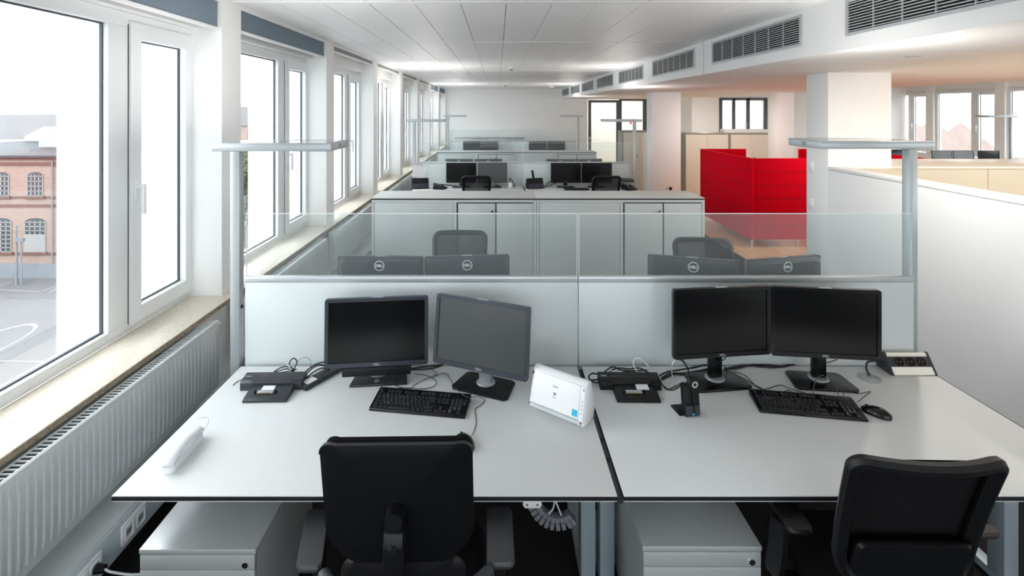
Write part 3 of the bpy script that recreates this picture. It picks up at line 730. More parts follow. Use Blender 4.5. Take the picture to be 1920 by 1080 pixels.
# row 2 and 3
mF = make_monitor('black', 0.078, 0.505, 0.335)
r2 = [(836.4, 893.1, 8.37, 0.0, 'second row black monitor, first from the window, facing the camera', 0.82), (896, 951.5, 8.36, 0.03, 'second row monitor with grey reflecting screen, behind the dark chair', 0.82),
      (1033, 1089.3, 8.37, 0.0, 'second row black monitor right of the upright document scanner', 0.845), (1090.5, 1148, 8.37, -0.0, 'second row rightmost black monitor above the mesh chair', 0.845)]
mG = make_monitor('matte', 0.078, 0.490, 0.335)
for i, (a, b, y, tw, l, z) in enumerate(r2): place_mon(mG if i == 1 else mF, X(a, y), y-tw, X(b, y), y+tw, 0.821, l, 'second row monitors facing the camera')
mH = make_monitor('back', 0.095, 0.495, 0.335)
for a, b, y, tw, l in ((833, 888, 8.85, -0.02, 'far side second row monitor back, leftmost with round logo'), (889.7, 942, 8.85, 0.02, 'far side second row monitor back, second from the window'),
                   (1023, 1078.5, 8.80, -0.02, 'far side second row monitor back, third from the window'), (1079.5, 1130, 8.85, 0.03, 'far side second row monitor back, rightmost')):
    o = place_mon(mH, X(a, y), y-tw, X(b, y), y+tw, 0.821, l, 'second row monitor backs on the far side', True)
for i, (a, b, y, tw, l) in enumerate(((869, 901, 14.22, 0, 'third row dark monitor, leftmost and tiny'), (902, 935, 14.18, 0.04, 'third row grey reflecting monitor with chair before it'), (992.6, 1024, 14.22, 0, 'third row dark monitor left of the right pair'), (1027, 1059, 14.22, 0, 'third row dark monitor right of the right pair'))):
    place_mon(mG if i == 1 else mF, X(a, y), y-tw, X(b, y), y+tw, 0.845 if i < 2 else 0.80, l, 'third row monitors near the far wall')
for o in C.objects:
    if o.get('group') == 'third row monitors near the far wall': o.location.z = 0.801

# ---------------------------------------------------------------- keyboard
def make_keyboard():
    t = thing('keyboard', None, 'keyboard'); w_, d_ = 0.450, 0.150
    pr = [(-d_/2, 0.0), (d_/2, 0.0), (d_/2, 0.030), (d_/2-0.012, 0.031), (-d_/2+0.006, 0.013), (-d_/2, 0.009)]
    body = MB().prism([(a, b) for a, b in pr], -w_/2, w_/2, 'x', 0.0025).build('body', 'blackg', t)
    def zz(y): return 0.013+(y+d_/2-0.006)*(0.018/(d_-0.018))
    U = 0.019; keys = []; x0 = -w_/2+0.011
    rowsY = [-0.058, -0.039, -0.020, -0.001, 0.018, 0.044]
    R = [[('Strg', 1.5), ('', 1.15), ('Alt', 1.15), ('', 5.9), ('Alt', 1.15), ('', 1.15), ('', 1.0), ('Strg', 2.0)],
         [('', 1.25)] + [(c, 1) for c in '<YXCVBNM,.-'] + [('', 2.75)],
         [('', 1.75)] + [(c, 1) for c in 'ASDFGHJKL'] + [('', 1), ('', 1), ('#', 1.25)],
         [('', 1.5)] + [(c, 1) for c in 'QWERTZUIOP'] + [('', 1), ('+', 1), ('', 1.5)],
         [('^', 1)] + [(c, 1) for c in '1234567890'] + [('', 1), ('', 1), ('', 2)],
         [('Esc', 1), (None, 1)] + [('F%d' % i, 0.95) for i in range(1, 5)] + [(None, 0.5)] + [('F%d' % i, 0.95) for i in range(5, 9)] + [(None, 0.5)] + [('F%d' % i, 0.95) for i in range(9, 13)]]
    for y, row in zip(rowsY, R):
        x = x0
        for ch, u in row:
            if ch is not None: keys.append((x+u*U/2, y, u*U-0.003, ch))
            x += u*U
    xn = x0+15.35*U
    for y, cs in ((0.044, ('', '', '')), (0.018, ('', '', '')), (-0.001, ('', '', '')), (-0.039, (None, '', None)), (-0.058, ('', '', ''))):
        for i, c_ in enumerate(cs):
            if c_ is not None: keys.append((xn+(i+0.5)*U, y, 0.016, c_))
    xm = xn+3.4*U
    for y, cs in ((0.018, ('', '/', '*', '-')), (-0.001, '789+'), (-0.020, '456'), (-0.039, '123'), (-0.058, ('0', None, ','))):
        for i, c_ in enumerate(cs):
            if c_ is not None: keys.append((xm+(i+0.5)*U, y, 0.016, c_))
    tilt = math.atan(0.018/(d_-0.018)); base = {}
    for q, (x, y, kw, ch) in enumerate(keys):
        kk = round(kw, 4)
        if kk not in base:
            mb = MB(); mb.prism([(-kw/2, -0.0085), (kw/2, -0.0085), (kw/2, 0.0085), (-kw/2, 0.0085)], 0, 0.0065, 'z', 0.0022)
            o = mb.build('key', 'keycap', body); base[kk] = o.data
        else:
            o = bpy.data.objects.new('key', base[kk]); C.objects.link(o); o.parent = body
        o.location = (x, y, zz(y)-0.0015); o.rotation_euler = (tilt, 0, 0)
        keys[q] = (x, y, kw, ch, o)
    if len(keys) > 100:                              # the rest beyond 100 as one part
        rest = keys[100:]; mb = MB()
        for x, y, kw, ch, o in rest:
            mb.box(x-kw/2, x+kw/2, y-0.0085, y+0.0085, zz(y)-0.0015, zz(y)+0.005, 0.002); bpy.data.objects.remove(o)
        mb.build('keys', 'keycap', body)['kind'] = 'stuff'
    lg = MB()
    for x, y, kw, ch, *_ in keys:
        if ch: lg.text(ch, 0.0110 if len(ch) == 1 else 0.0062, Matrix.Translation((x-kw*0.18, y+0.002, zz(y)+0.0052)) @ Matrix.Rotation(tilt, 4, 'X'), 0.0001, 0.0004)
    lg.build('key_legends', 'legend', body)
    return t
kb = make_keyboard()
pA = [D(692, 765), D(876, 781), D(882, 744, 0.765), D(712, 730, 0.765)]
cA = (pA[0]+pA[1]+pA[2]+pA[3])/4; aA = math.atan2(pA[1].y-pA[0].y, pA[1].x-pA[0].x)
kb.location = (cA.x, cA.y, 0.7402); kb.rotation_euler = (0, 0, aA)
tag(kb, 'black keyboard in front of the speaker-bar monitor on the left desk', 'keyboard', 'black keyboards on the front desks')
pB = [D(1422, 771), D(1627, 787), D(1599, 748, 0.765), D(1403, 732, 0.765)]
cB = (pB[0]+pB[1]+pB[2]+pB[3])/4; aB = math.atan2(pB[1].y-pB[0].y, pB[1].x-pB[0].x)-0.02
dup(kb, (cB.x, cB.y, 0.7402), aB, 'black keyboard beside the mouse on the right desk')

# ---------------------------------------------------------------- mice
def make_mouse(loc, rz, label):
    t = thing('computer_mouse', label, 'mouse', loc, rz, 'black mice on the front desks')
    out = [(0.031*math.copysign(abs(math.cos(a))**0.85, math.cos(a)), 0.058*math.copysign(abs(math.sin(a))**0.9, math.sin(a))) for a in [2*PI*i/28 for i in range(28)]]
    def f(u, v, h):
        e = max(0, 1-(u/0.034)**2-(v/0.062)**2)
        return (u, v, 0.002 if h < 0 else 0.006+0.030*e**0.6*(1-0.25*(v/0.058)))
    MB().pad(out, 0.01, f, rings=(0, 0.3, 0.55, 0.75, 0.9, 1.0)).build('shell', 'blackg', t)
    MB().cyl((-0.003, 0.034, 0.022), (0.003, 0.034, 0.022), 0.010, n=14).build('wheel', 'charcoal', t)
    return t
p = D(1643, 771, 0.755); make_mouse((p.x, p.y, 0.7402), 0.72, 'black mouse right of the keyboard on the right desk')
p = D(872, 826, 0.755); make_mouse((p.x, p.y, 0.7402), 0.5, 'black mouse half hidden behind the solid-backed chair')

# ---------------------------------------------------------------- docking stations
def make_dock(loc, rz, m, mb_, label, sticker):
    t = thing('docking_station', label, 'docking station', loc, rz, 'laptop docks at the back of the front desks')
    b = MB().prism([(0.0, 0), (0.0, 0.036), (0.012, 0.046), (0.075, 0.052), (0.085, 0.045), (0.085, 0)], -0.15, 0.15, 'x', 0.002).build('dock_body', m, t)
    MB().prism([(-0.105, 0), (-0.105, 0.010), (-0.09, 0.016), (0.002, 0.030), (0.002, 0)], -0.09, 0.115, 'x', 0.002).build('dock_tray', m, t)
    MB().prism([(0.0015, 0.034), (0.0, 0.037), (0.012, 0.047), (0.045, 0.0505), (0.045, 0.045)], -0.095, 0.095, 'x').build('centre_cover', mb_, t)
    a = math.atan2(0.014, 0.092)
    T = Matrix.Translation((-0.0, -0.048, 0.0228)) @ Matrix.Rotation(a, 4, 'X')
    MB().box(-0.038, 0.038, -0.020, 0.0, 0, 0.009, 0.003, mtx=T).build('connector', 'silver', t)
    MB().box(-0.028, 0.028, -0.0205, -0.0195, 0.002, 0.008, mtx=T).build('contact_strip', 'gold', t)
    for s_ in (-1, 1): MB().cyl(T @ Vector((s_*0.05, -0.010, 0)), T @ Vector((s_*0.05, -0.010, 0.014)), 0.005).build('guide_pin', 'black', t)
    MB().box(sticker[0]-0.030, sticker[0]+0.030, sticker[1]-0.020, sticker[1]+0.020, 0.0005, 0.0012, mtx=T).build('sticker', 'paper', t)
    MB().text('DELL', 0.014, Matrix.Translation((-0.125, 0.04, 0.050)) @ Matrix.Rotation(0.09, 4, 'X'), bold=0.0005).build('logo', 'silver', b)
    return t
p = D(500, 731); make_dock((p.x+0.02, p.y, 0.7402), 0.03, 'dock', 'charcoal', 'slate-grey laptop dock near the window on the left desk', (0.0, 0.018))
p = D(1183, 731); make_dock((p.x, p.y, 0.7402), -0.02, 'black', 'blackg', 'black laptop dock at the left end of the right desk', (0.05, 0.03))
# small box (battery slab) beside left dock
p0 = D(578, 722); p1 = D(628, 694)
t = thing('battery_slice', 'flat black slab with a white sticker lying beside the slate dock', 'laptop battery', ((p0.x+p1.x)/2, (p0.y+p1.y)/2, 0.7402), math.atan2(p1.y-p0.y, p1.x-p0.x))
MB().box(-0.125, 0.125, -0.033, 0.033, 0, 0.022, 0.003).build('slab_body', 'dock', t)
MB().box(-0.105, -0.045, -0.022, 0.022, 0.0218, 0.0226).build('sticker', 'paper', t)

# ---------------------------------------------------------------- white document scanner
a_ = math.atan2(2.16-2.31, 0.361-0.153)
t = thing('document_scanner', 'white document scanner with blue sticker on the left desk corner', 'scanner', (0.262, 2.245, 0.7402), a_)
sidep = [(0.0, 0.004), (-0.006, 0.030), (0.030, 0.170), (0.050, 0.182), (0.075, 0.176), (0.115, 0.06), (0.10, 0.002), (0.02, 0.0)]
MB().prism(sidep, -0.138, 0.138, 'x', 0.006).build('shell', 'whitegloss', t)
fa = math.atan2(0.036, 0.14)
T = Matrix.Translation((0, -0.0075, 0.034)) @ Matrix.Rotation(-fa, 4, 'X')
fp = MB().box(-0.125, 0.112, -0.004, 0.002, 0.004, 0.137, 0.002, mtx=T).build('front_cover', 'white', t)
MB().box(0.114, 0.136, -0.006, 0.002, -0.004, 0.137, 0.003, mtx=T).build('button_strip', 'whitegloss', t)
bt = MB()
for k in range(4): bt.cyl(T @ Vector((0.125, -0.0055, 0.03+k*0.016)), T @ Vector((0.125, -0.0085, 0.03+k*0.016)), 0.0035)
bt.build('buttons', 'cabfront', t)
MB().box(-0.13, 0.13, -0.008, 0.0, -0.016, -0.002, 0.002, mtx=T).build('paper_slot', 'cabfront', t)
MB().box(0.082, 0.108, -0.0052, -0.0038, 0.010, 0.036, mtx=T).build('energy_sticker', 'blue', fp)
MB().text('Canon', 0.011, T @ Matrix.Translation((-0.01, -0.0042, 0.098)) @ UP, bold=0.0002).text('DR-C125', 0.005, T @ Matrix.Translation((-0.01, -0.0042, 0.052)) @ UP).build('lettering', 'greyblind', fp)
MB().box(-0.016, -0.003, -0.0048, -0.0039, 0.062, 0.073, mtx=T).build('emblem', 'greyblind', fp)
for x in (-0.131, 0.128):
    MB().box(x-0.002, x+0.002, -0.0065, -0.001, 0.120, 0.130, mtx=T).build('latch', 'charcoal', t); MB().box(x-0.002, x+0.002, -0.0085, -0.001, -0.010, -0.002, mtx=T).build('latch', 'charcoal', t)

# ---------------------------------------------------------------- phone handset on left desk
p0 = D(313, 878, 0.76); p1 = D(372, 812, 0.76)
t = thing('telephone_handset', 'white telephone handset lying near the front left desk corner', 'telephone', ((p0.x+p1.x)/2, (p0.y+p1.y)/2, 0.7402), math.atan2(p1.y-p0.y, p1.x-p0.x)-PI/2)
def hs(u, v, h):
    k = v/0.105
    pass
    z = (0.022+0.008*(1-k*k)) if h > 0 else (0.0 if abs(k) > 0.5 else 0.004)
    return (u*(0.8+0.2*abs(k)), v, z)
MB().pad(rrect(-0.026, 0.026, -0.108, 0.108, 0.02, 4), 0.02, hs).build('cradle', 'whitegloss', t)
pth = [(0, -0.106, 0.028), (0, -0.092, 0.040), (0, -0.05, 0.050), (0, 0.0, 0.054), (0, 0.05, 0.050), (0, 0.09, 0.042), (0, 0.104, 0.032)]
MB().sweep(spline(pth, 5), [(x*1.0, z*1.0) for x, z in [(0.026*math.cos(a), 0.013*math.sin(a)) for a in [2*PI*i/14 for i in range(14)]]]).build('receiver', 'whitegloss', t)
c = MB(); lp = Matrix.Rotation(0, 4, 'Z')
c.tube([(0.0, 0.100, 0.02), (0.004, 0.125, 0.012), (0.015, 0.150, 0.035), (0.0, 0.165, 0.05), (-0.03, 0.150, 0.052)], 0.0022)
c.build('cord', 'cablewhite', t)

# ---------------------------------------------------------------- headset on charging stand
p = D(1300, 779)
t = thing('headset_stand', 'black upright headset charging stand before the right desk monitors', 'headset', (p.x, p.y, 0.7402), 0.18)
T = Matrix.Rotation(-0.12, 4, 'X')
b = MB().box(-0.040, 0.035, -0.004, 0.030, 0.0, 0.135, 0.005, mtx=T).build('charger_body', 'black', t)
MB().box(-0.062, -0.03, 0.01, 0.09, 0.0, 0.006, 0.002).box(-0.034, 0.030, 0.0, 0.085, 0.0, 0.008, 0.002).build('foot', 'black', t)
MB().box(-0.036, 0.031, -0.009, -0.003, 0.004, 0.048, 0.003, mtx=T).build('front_plate', 'charcoal', t)
MB().box(-0.0045, 0.0045, -0.012, -0.005, 0.02, 0.125, 0.002, mtx=T).build('microphone_boom', 'blackg', t)
MB().box(-0.010, 0.002, -0.0105, -0.0085, 0.008, 0.014, mtx=T).build('indicator', 'blue', t)
t = thing('headset', 'black headset with round ear cushion hanging on the charging stand', 'headset', (p.x, p.y, 0.7402), 0.18)
R_ = Matrix.Translation((-0.004, -0.006, 0.152)) @ Matrix.Rotation(PI/2, 4, 'X')
MB().lathe([(0.0, -0.014), (0.027, -0.012), (0.030, 0.0), (0.025, 0.010), (0.016, 0.012), (0.0, 0.012)], mtx=R_).build('ear_cushion', 'black', t)
MB().lathe([(0.007, 0.0125), (0.015, 0.0125), (0.015, 0.0140), (0.007, 0.0140), (0.007, 0.0125)], mtx=R_, cap=False).build('chrome_ring', 'chrome', t)
MB().tube([(-0.014, 0.006, 0.172), (-0.025, 0.006, 0.215), (-0.048, 0.006, 0.250), (-0.075, 0.006, 0.262), (-0.085, 0.006, 0.260)], 0.004).build('headband', 'black', t)
MB().tube([(-0.085, 0.006, 0.260), (-0.100, 0.006, 0.235), (-0.100, 0.006, 0.19), (-0.080, 0.006, 0.155), (-0.066, 0.006, 0.142)], 0.0018).build('band_wire', 'silver', t)

# ---------------------------------------------------------------- triple socket block + grommet
p = D(1716, 704)
t = thing('desk_socket_block', 'triple power socket block at the back right desk corner', 'power strip', (p.x, p.y, 0.7402), 0.0)
sp = [(0, 0), (0.0, 0.006), (0.062, 0.094), (0.070, 0.094), (0.105, 0.06), (0.115, 0.0)]
MB().prism(sp, -0.118, -0.106, 'x', 0.002).build('end_cap', 'charcoal', t); MB().prism(sp, 0.106, 0.118, 'x', 0.002).build('end_cap', 'charcoal', t)
inn = [(0.004, 0.002), (0.004, 0.009), (0.064, 0.091), (0.09, 0.07), (0.108, 0.002)]
MB().prism(inn, -0.106, 0.106, 'x').build('profile', 'cream', t)
fa = math.atan2(0.088, 0.062); T = Matrix.Translation((0, 0.002, 0.006)) @ Matrix.Rotation(fa, 4, 'X')
MB().box(-0.105, 0.105, 0.036, 0.084, 0.0, 0.004, mtx=T).build('socket_strip', 'charcoal', t)
for i in (-1, 0, 1):
    so = MB().lathe([(0.0, 0.0), (0.023, 0.0), (0.023, 0.003), (0.0205, 0.003), (0.0195, 0.0008), (0.0, 0.0008)], mtx=T @ Matrix.Translation((i*0.058, 0.060, 0.0032))).build('socket', 'blackg', t)
    MB().cyl(T @ Vector((i*0.058-0.009, 0.060, 0.004)), T @ Vector((i*0.058-0.009, 0.060, 0.0052)), 0.0022).cyl(T @ Vector((i*0.058+0.009, 0.060, 0.004)), T @ Vector((i*0.058+0.009, 0.060, 0.0052)), 0.0022).build('contacts', 'chrome', so)
p = D(1630, 708)
t = thing('cable_grommet', 'round silver cable outlet in the right desk', 'cable grommet', (p.x, p.y, 0.7402))
MB().lathe([(0.0, 0.0), (0.052, 0.0), (0.052, 0.003), (0.045, 0.005), (0.0, 0.005)]).build('cover_disc', 'silver', t)
# ---------------------------------------------------------------- cables
def cable(label, paths, m='cable', r=0.0028, name='cable', group=None):
    mb = MB()
    for q in paths: mb.tube(q, r)
    return tag(mb.build(name, m), label, 'cable', group)
z1 = 0.7445
cable('grey mouse cable winding from the left monitor past the keyboard', [[D(800, 690), D(812, 694), D(818, 702), D(795, 712), D(776, 722), D(768, 728), D(745, 724), D(730, 716, 0.77)],
      [D(815, 705), D(835, 700), D(845, 712), D(850, 722), D(862, 736, 0.765), D(877, 745, 0.78), D(896, 744, 0.76), D(909, 750), D(901, 760), D(891, 768), D(893, 790), D(890, 805), D(884, 818, 0.755)]], 'cablegrey', 0.0017)
cable('thin cable loop lying between the two left monitors', [[D(777, 700), D(800, 704), D(814, 711), D(818, 718), D(810, 726), D(788, 729), D(765, 727), D(742, 728)]], 'cablegrey', 0.0017)
cable('black cable bundle behind the left monitors', [[D(742, 692), D(775, 690), D(805, 687), D(828, 684)], [D(770, 693), D(800, 692), D(820, 688), D(832, 683)]], 'cable', 0.004)
cable('black cables arching from the slate dock toward the left monitor', [[D(566, 712), W(572, 698, 2.58), W(590, 684, 2.60), W(612, 679, 2.62), D(622, 690)], [D(570, 710), W(580, 695, 2.6), W(600, 684, 2.62), D(625, 694)], [D(568, 716), W(585, 700, 2.56), W(606, 690, 2.6), D(628, 698)]], 'cable', 0.0035)
cable('tangled black cables behind the slate dock', [[D(506, 703, 0.79), W(525, 690, 2.62), W(545, 688, 2.62), D(553, 700)], [W(540, 690, 2.6), W(545, 676, 2.6), W(552, 672, 2.6), W(557, 680, 2.6), W(550, 694, 2.6), D(548, 702)], [D(500, 702), W(520, 696, 2.6), W(540, 692, 2.6), D(560, 704)], [D(510, 700), W(535, 697, 2.64), D(556, 692)]], 'cable', 0.003)
cable('white cable end sticking up behind the slate dock', [[D(548, 702), W(543, 690, 2.6), W(539, 680, 2.6)]], 'cablewhite', 0.005)
cable('thin grey cable loop rising against the left panel', [[W(552, 690, 2.62), W(560, 676, 2.66), W(572, 670, 2.67), W(582, 676, 2.67), D(583, 692)]], 'cablegrey', 0.001)
cable('grey cable trailing to the left desk edge near the dock', [[D(470, 707), D(455, 711), D(444, 716), D(437, 722)]], 'cablegrey', 0.002)
cable('tangled black cables behind and beside the black dock', [[D(1128, 705, 0.765), W(1112, 700, 2.55), W(1104, 707, 2.5), W(1112, 716, 2.5), D(1128, 718, 0.76)], [D(1128, 710, 0.76), W(1118, 712, 2.5), D(1105, 713)],
      [D(1130, 700, 0.77), W(1148, 688, 2.63), W(1165, 694, 2.62), D(1190, 696)], [W(1146, 694, 2.62), W(1160, 690, 2.62), W(1180, 692, 2.62), W(1198, 690, 2.62), D(1215, 698)], [W(1142, 697, 2.6), W(1158, 700, 2.62), W(1180, 696, 2.62), D(1212, 694)]], 'cable', 0.0038)
cable('white and black cable loop standing up behind the black dock', [[W(1195, 698, 2.58), W(1188, 684, 2.6), W(1190, 674, 2.6), W(1198, 672, 2.6), W(1208, 679, 2.6), W(1216, 688, 2.6), D(1218, 700)]], 'cablewhite', 0.0032)
cable('thick bundled black cables running from the black dock to the monitors', [[D(1236, 704), W(1252, 697, 2.6), D(1270, 694), D(1295, 690), D(1320, 685), D(1345, 684)], [D(1240, 709), W(1256, 700, 2.58), D(1276, 700), D(1300, 697), D(1325, 692), D(1350, 686)], [D(1240, 712), D(1262, 702), D(1283, 703), D(1310, 698), D(1330, 692)],
      [D(1358, 691), D(1380, 688), D(1405, 686), D(1430, 688), D(1465, 688), D(1490, 683), D(1515, 679, 0.75)], [D(1358, 693), D(1385, 690), D(1410, 684), D(1440, 684), D(1470, 687), D(1500, 680), D(1520, 678, 0.75)], [D(1365, 690), D(1395, 685), D(1425, 686), D(1450, 689), D(1480, 684)]], 'cable', 0.0042)
cable('black cable tied between the black dock and the headset stand', [[D(1240, 718), D(1250, 730), D(1262, 726), D(1272, 721), D(1282, 717), W(1288, 727, 2.42), D(1282, 748), D(1290, 756), D(1294, 761)], [D(1242, 722), D(1256, 731), D(1268, 728), D(1280, 719), D(1278, 735), D(1279, 752), D(1286, 757)]], 'cable', 0.0022)
cable('thin black cables from the right monitor neck to the keyboard', [[W(1345, 678, 2.5), D(1365, 692), D(1380, 697), D(1398, 705), D(1418, 724), D(1434, 730), D(1462, 722), D(1482, 729), D(1510, 737), D(1525, 742, 0.765)],
      [D(1350, 690), D(1375, 700), D(1395, 710), D(1425, 727), D(1440, 732), D(1465, 735), D(1478, 732), D(1492, 738, 0.765)]], 'cable', 0.0019)
cable('thin cable loop rising in front of the rightmost monitor base', [[D(1526, 742, 0.77), W(1526, 725, 2.40), W(1531, 710, 2.42), W(1543, 704, 2.44), D(1552, 712, 0.76), D(1565, 718)]], 'cablegrey', 0.0017)
cable('thin mouse cable curling behind the right keyboard', [[D(1609, 753), D(1622, 742), D(1632, 734), D(1606, 738), D(1592, 728), W(1582, 721, 2.42), W(1571, 726, 2.40), D(1572, 740), D(1578, 744), D(1582, 738), D(1574, 728)]], 'cablegrey', 0.0017)
cable('thick black cable rising from the silver grommet to the socket block', [[D(1630, 703, 0.748), W(1624, 690, 2.62), W(1627, 679, 2.66), W(1640, 677, 2.67), W(1660, 680, 2.67), D(1676, 686, 0.76)]], 'cable', 0.0048)
cable('black cables looping under the right hand monitors', [[W(1335, 668, 2.52), W(1345, 677, 2.5), W(1358, 674, 2.52), W(1364, 664, 2.52)], [W(1532, 680, 2.54), W(1550, 680, 2.54), W(1570, 674, 2.54)]], 'cable', 0.0022)

# ---------------------------------------------------------------- under-desk cable chain and socket
t = thing('desk_power_outlet', 'white power outlet hanging below the left desk', 'power socket', (X(998, 2.05), 2.05, Z(948, 2.05)))
MB().prism([(-0.034, 0.018), (0.034, 0.018), (0.04, 0.002), (0.03, -0.012), (-0.03, -0.012), (-0.04, 0.002)], 0, 0.05, 'y', 0.002).build('outlet_body', 'white', t)
MB().box(-0.024, -0.018, -0.002, 0.001, 0.0, 0.006).box(0.018, 0.024, -0.002, 0.001, 0.0, 0.006).build('slots', 'dark', t)
MB().box(-0.05, 0.05, 0.0, 0.06, 0.018, 0.070).build('mounting_plate', 'steel', t)
t = thing('cable_chain', 'grey segmented cable chain sagging under the left desk beside its leg', 'cable chain', (0, 0, 0))
ch = MB(); P_ = spline([W(1000, 945, 2.2), W(1010, 962, 2.2), W(1026, 974, 2.2), W(1045, 979, 2.2), W(1064, 975, 2.2), W(1078, 965, 2.2)], 2)
for i in range(0, len(P_)-1):
    d = (P_[i+1]-P_[i]).normalized(); a = math.atan2(d.z, d.x)
    T = Matrix.Translation(P_[i]) @ Matrix.Rotation(-a, 4, 'Y')
    ch.box(-0.009, 0.009, -0.02, 0.02, -0.024, 0.004, 0.002, mtx=T); ch.box(-0.009, 0.009, -0.02, 0.02, 0.006, 0.030, 0.002, mtx=T)
ch.build('links', 'linkgrey', t)
tag(cable('white cables fanning above the grey cable chain', [[W(1040, 940, 2.15), W(1036, 955, 2.18), W(1022, 970, 2.2)], [W(1042, 940, 2.15), W(1048, 955, 2.18), W(1052, 965, 2.2)]], 'cablewhite', 0.004))

# ================================================================== CHAIRS
def star_base(t, r=0.30):
    MB().cyl((0, 0, 0.10), (0, 0, 0.26), 0.028).cyl((0, 0, 0.24), (0, 0, 0.42), 0.018).build('gas_column', 'black', t)
    for k in range(5):
        a = 2*PI*k/5+0.3; c_, s_ = math.cos(a), math.sin(a)
        lg = MB().sweep([(0.02*c_, 0.02*s_, 0.115), (r*0.6*c_, r*0.6*s_, 0.095), (r*c_, r*s_, 0.072)], [(-0.018, -0.012), (0.018, -0.012), (0.014, 0.012), (-0.014, 0.012)])
        leg = lg.build('base_leg', 'black', t)
        MB().cyl((r*c_-s_*0.02, r*s_+c_*0.02, 0.03), (r*c_+s_*0.02, r*s_-c_*0.02, 0.03), 0.029).cyl((r*c_, r*s_, 0.03), (r*c_, r*s_, 0.075), 0.006).build('caster', 'black', leg)
def armrest(t, sx_, x, y0, y1, z, w_, m, post_y, zpost=0.45, splay=0.0, mp='black'):
    a = MB().pad([(x+(px_+splay*(py_-y0)*sx_), py_) for px_, py_ in rrect(-w_/2, w_/2, y0, y1, [0.02]*4, 4)], 0.026, lambda u, v, h: (u, v, z-0.013+h))
    ar = a.build('armrest', m, t)
    MB().box(x-0.016, x+0.016, post_y-0.03, post_y+0.03, zpost, z-0.022, 0.006).build('arm_post', mp, ar)
# chair A: closed back with fabric cushion, seen from behind
t = thing('office_chair', 'black chair with solid shell back and grey armrests at the left desk', 'chair', (-0.292, 1.74, 0), 0.02)
zt, zb = 1.185, 0.775
def backf(u, v, h, off=0.0):
    k = (v-zb)/(zt-zb)
    y = -0.235-0.095*k - 0.035*(1-(u/0.22)**2) + off
    return (u*(0.985+0.02*math.sin(PI*k)) , y+h, v)
ol = []
for u, v in rrect(-0.217, 0.217, zb, zt, [0.09, 0.09, 0.048, 0.048], 7):
    ol.append((u, v + (0.024*(abs(u)/0.217)**2-0.006 if v > 0.98 else 0.035*(abs(u)/0.217)**2)))
MB().pad(ol, 0.016, lambda u, v, h: backf(u, v, h), rings=(0, 0.2, 0.4, 0.6, 0.8, 0.93, 1.0), edge=0.5).build('back_shell', 'black', t)
cu = [(u*0.988, zb+(v-zb)*1.035-0.026) for u, v in ol]
MB().pad(cu, 0.046, lambda u, v, h: backf(u, v, h, 0.034), rings=(0, 0.2, 0.4, 0.6, 0.8, 0.93, 1.0), edge=0.4).build('back_cushion', 'fabric', t)
MB().sweep([backf(u, v, -0.007) for u, v in ol if v > 1.1], 0.0022).build('edge_piping', 'charcoal', t)
col = MB().prism([(-0.385, 0.93), (-0.375, 0.965), (-0.34, 0.97), (-0.335, 0.93), (-0.32, 0.70), (-0.22, 0.47), (0.0, 0.42), (0.0, 0.40), (-0.26, 0.43), (-0.36, 0.66)], -0.027, 0.027, 'x', 0.005).build('support_column', 'black', t)
MB().cyl((0, -0.375, 0.992), (0, -0.30, 0.992), 0.025, 0.027, 22).build('pivot', 'black', col)
MB().lathe([(0, 0), (0.014, 0), (0.012, 0.004), (0, 0.005)], mtx=Matrix.Translation((0.0, -0.384, 0.925)) @ Matrix.Rotation(PI/2, 4, 'X')).build('button', 'black', col)
lf = MB().pad(rrect(-0.19, 0.19, 0.60, 0.76, 0.05, 5), 0.02, lambda u, v, h: (u, -0.235-0.02*(1-(u/0.2)**2)+h+0.03, v)); lf.build('lower_back_frame', 'black', t)
for s_ in (-1, 1):
    MB().sweep(spline([(s_*0.11, -0.245, 0.668), (s_*0.20, -0.225, 0.665), (s_*0.262, -0.15, 0.645)], 5), [(0.022*math.cos(2*PI*i/12), 0.022*math.sin(2*PI*i/12)) for i in range(12)]).build('arm_bracket', 'charcoal', t)
MB().pad(rrect(-0.245, 0.245, -0.20, 0.27, 0.07, 6), 0.06, lambda u, v, h: (u, v, 0.475+h-0.01*(v/0.25)**2)).build('seat', 'fabric', t)
MB().box(-0.12, 0.12, -0.12, 0.12, 0.40, 0.444, 0.01).build('tilt_mechanism', 'black', t)
armrest(t, -1, -0.315, -0.135, 0.105, 0.660, 0.084, 'armgrey', -0.03, splay=0.21)
armrest(t, 1, 0.300, -0.135, 0.105, 0.660, 0.092, 'armgrey', -0.03, splay=0.0)
MB().box(-0.33, 0.33, -0.05, 0.0, 0.43, 0.455, 0.005).build('arm_crossbar', 'black', t)
star_base(t)

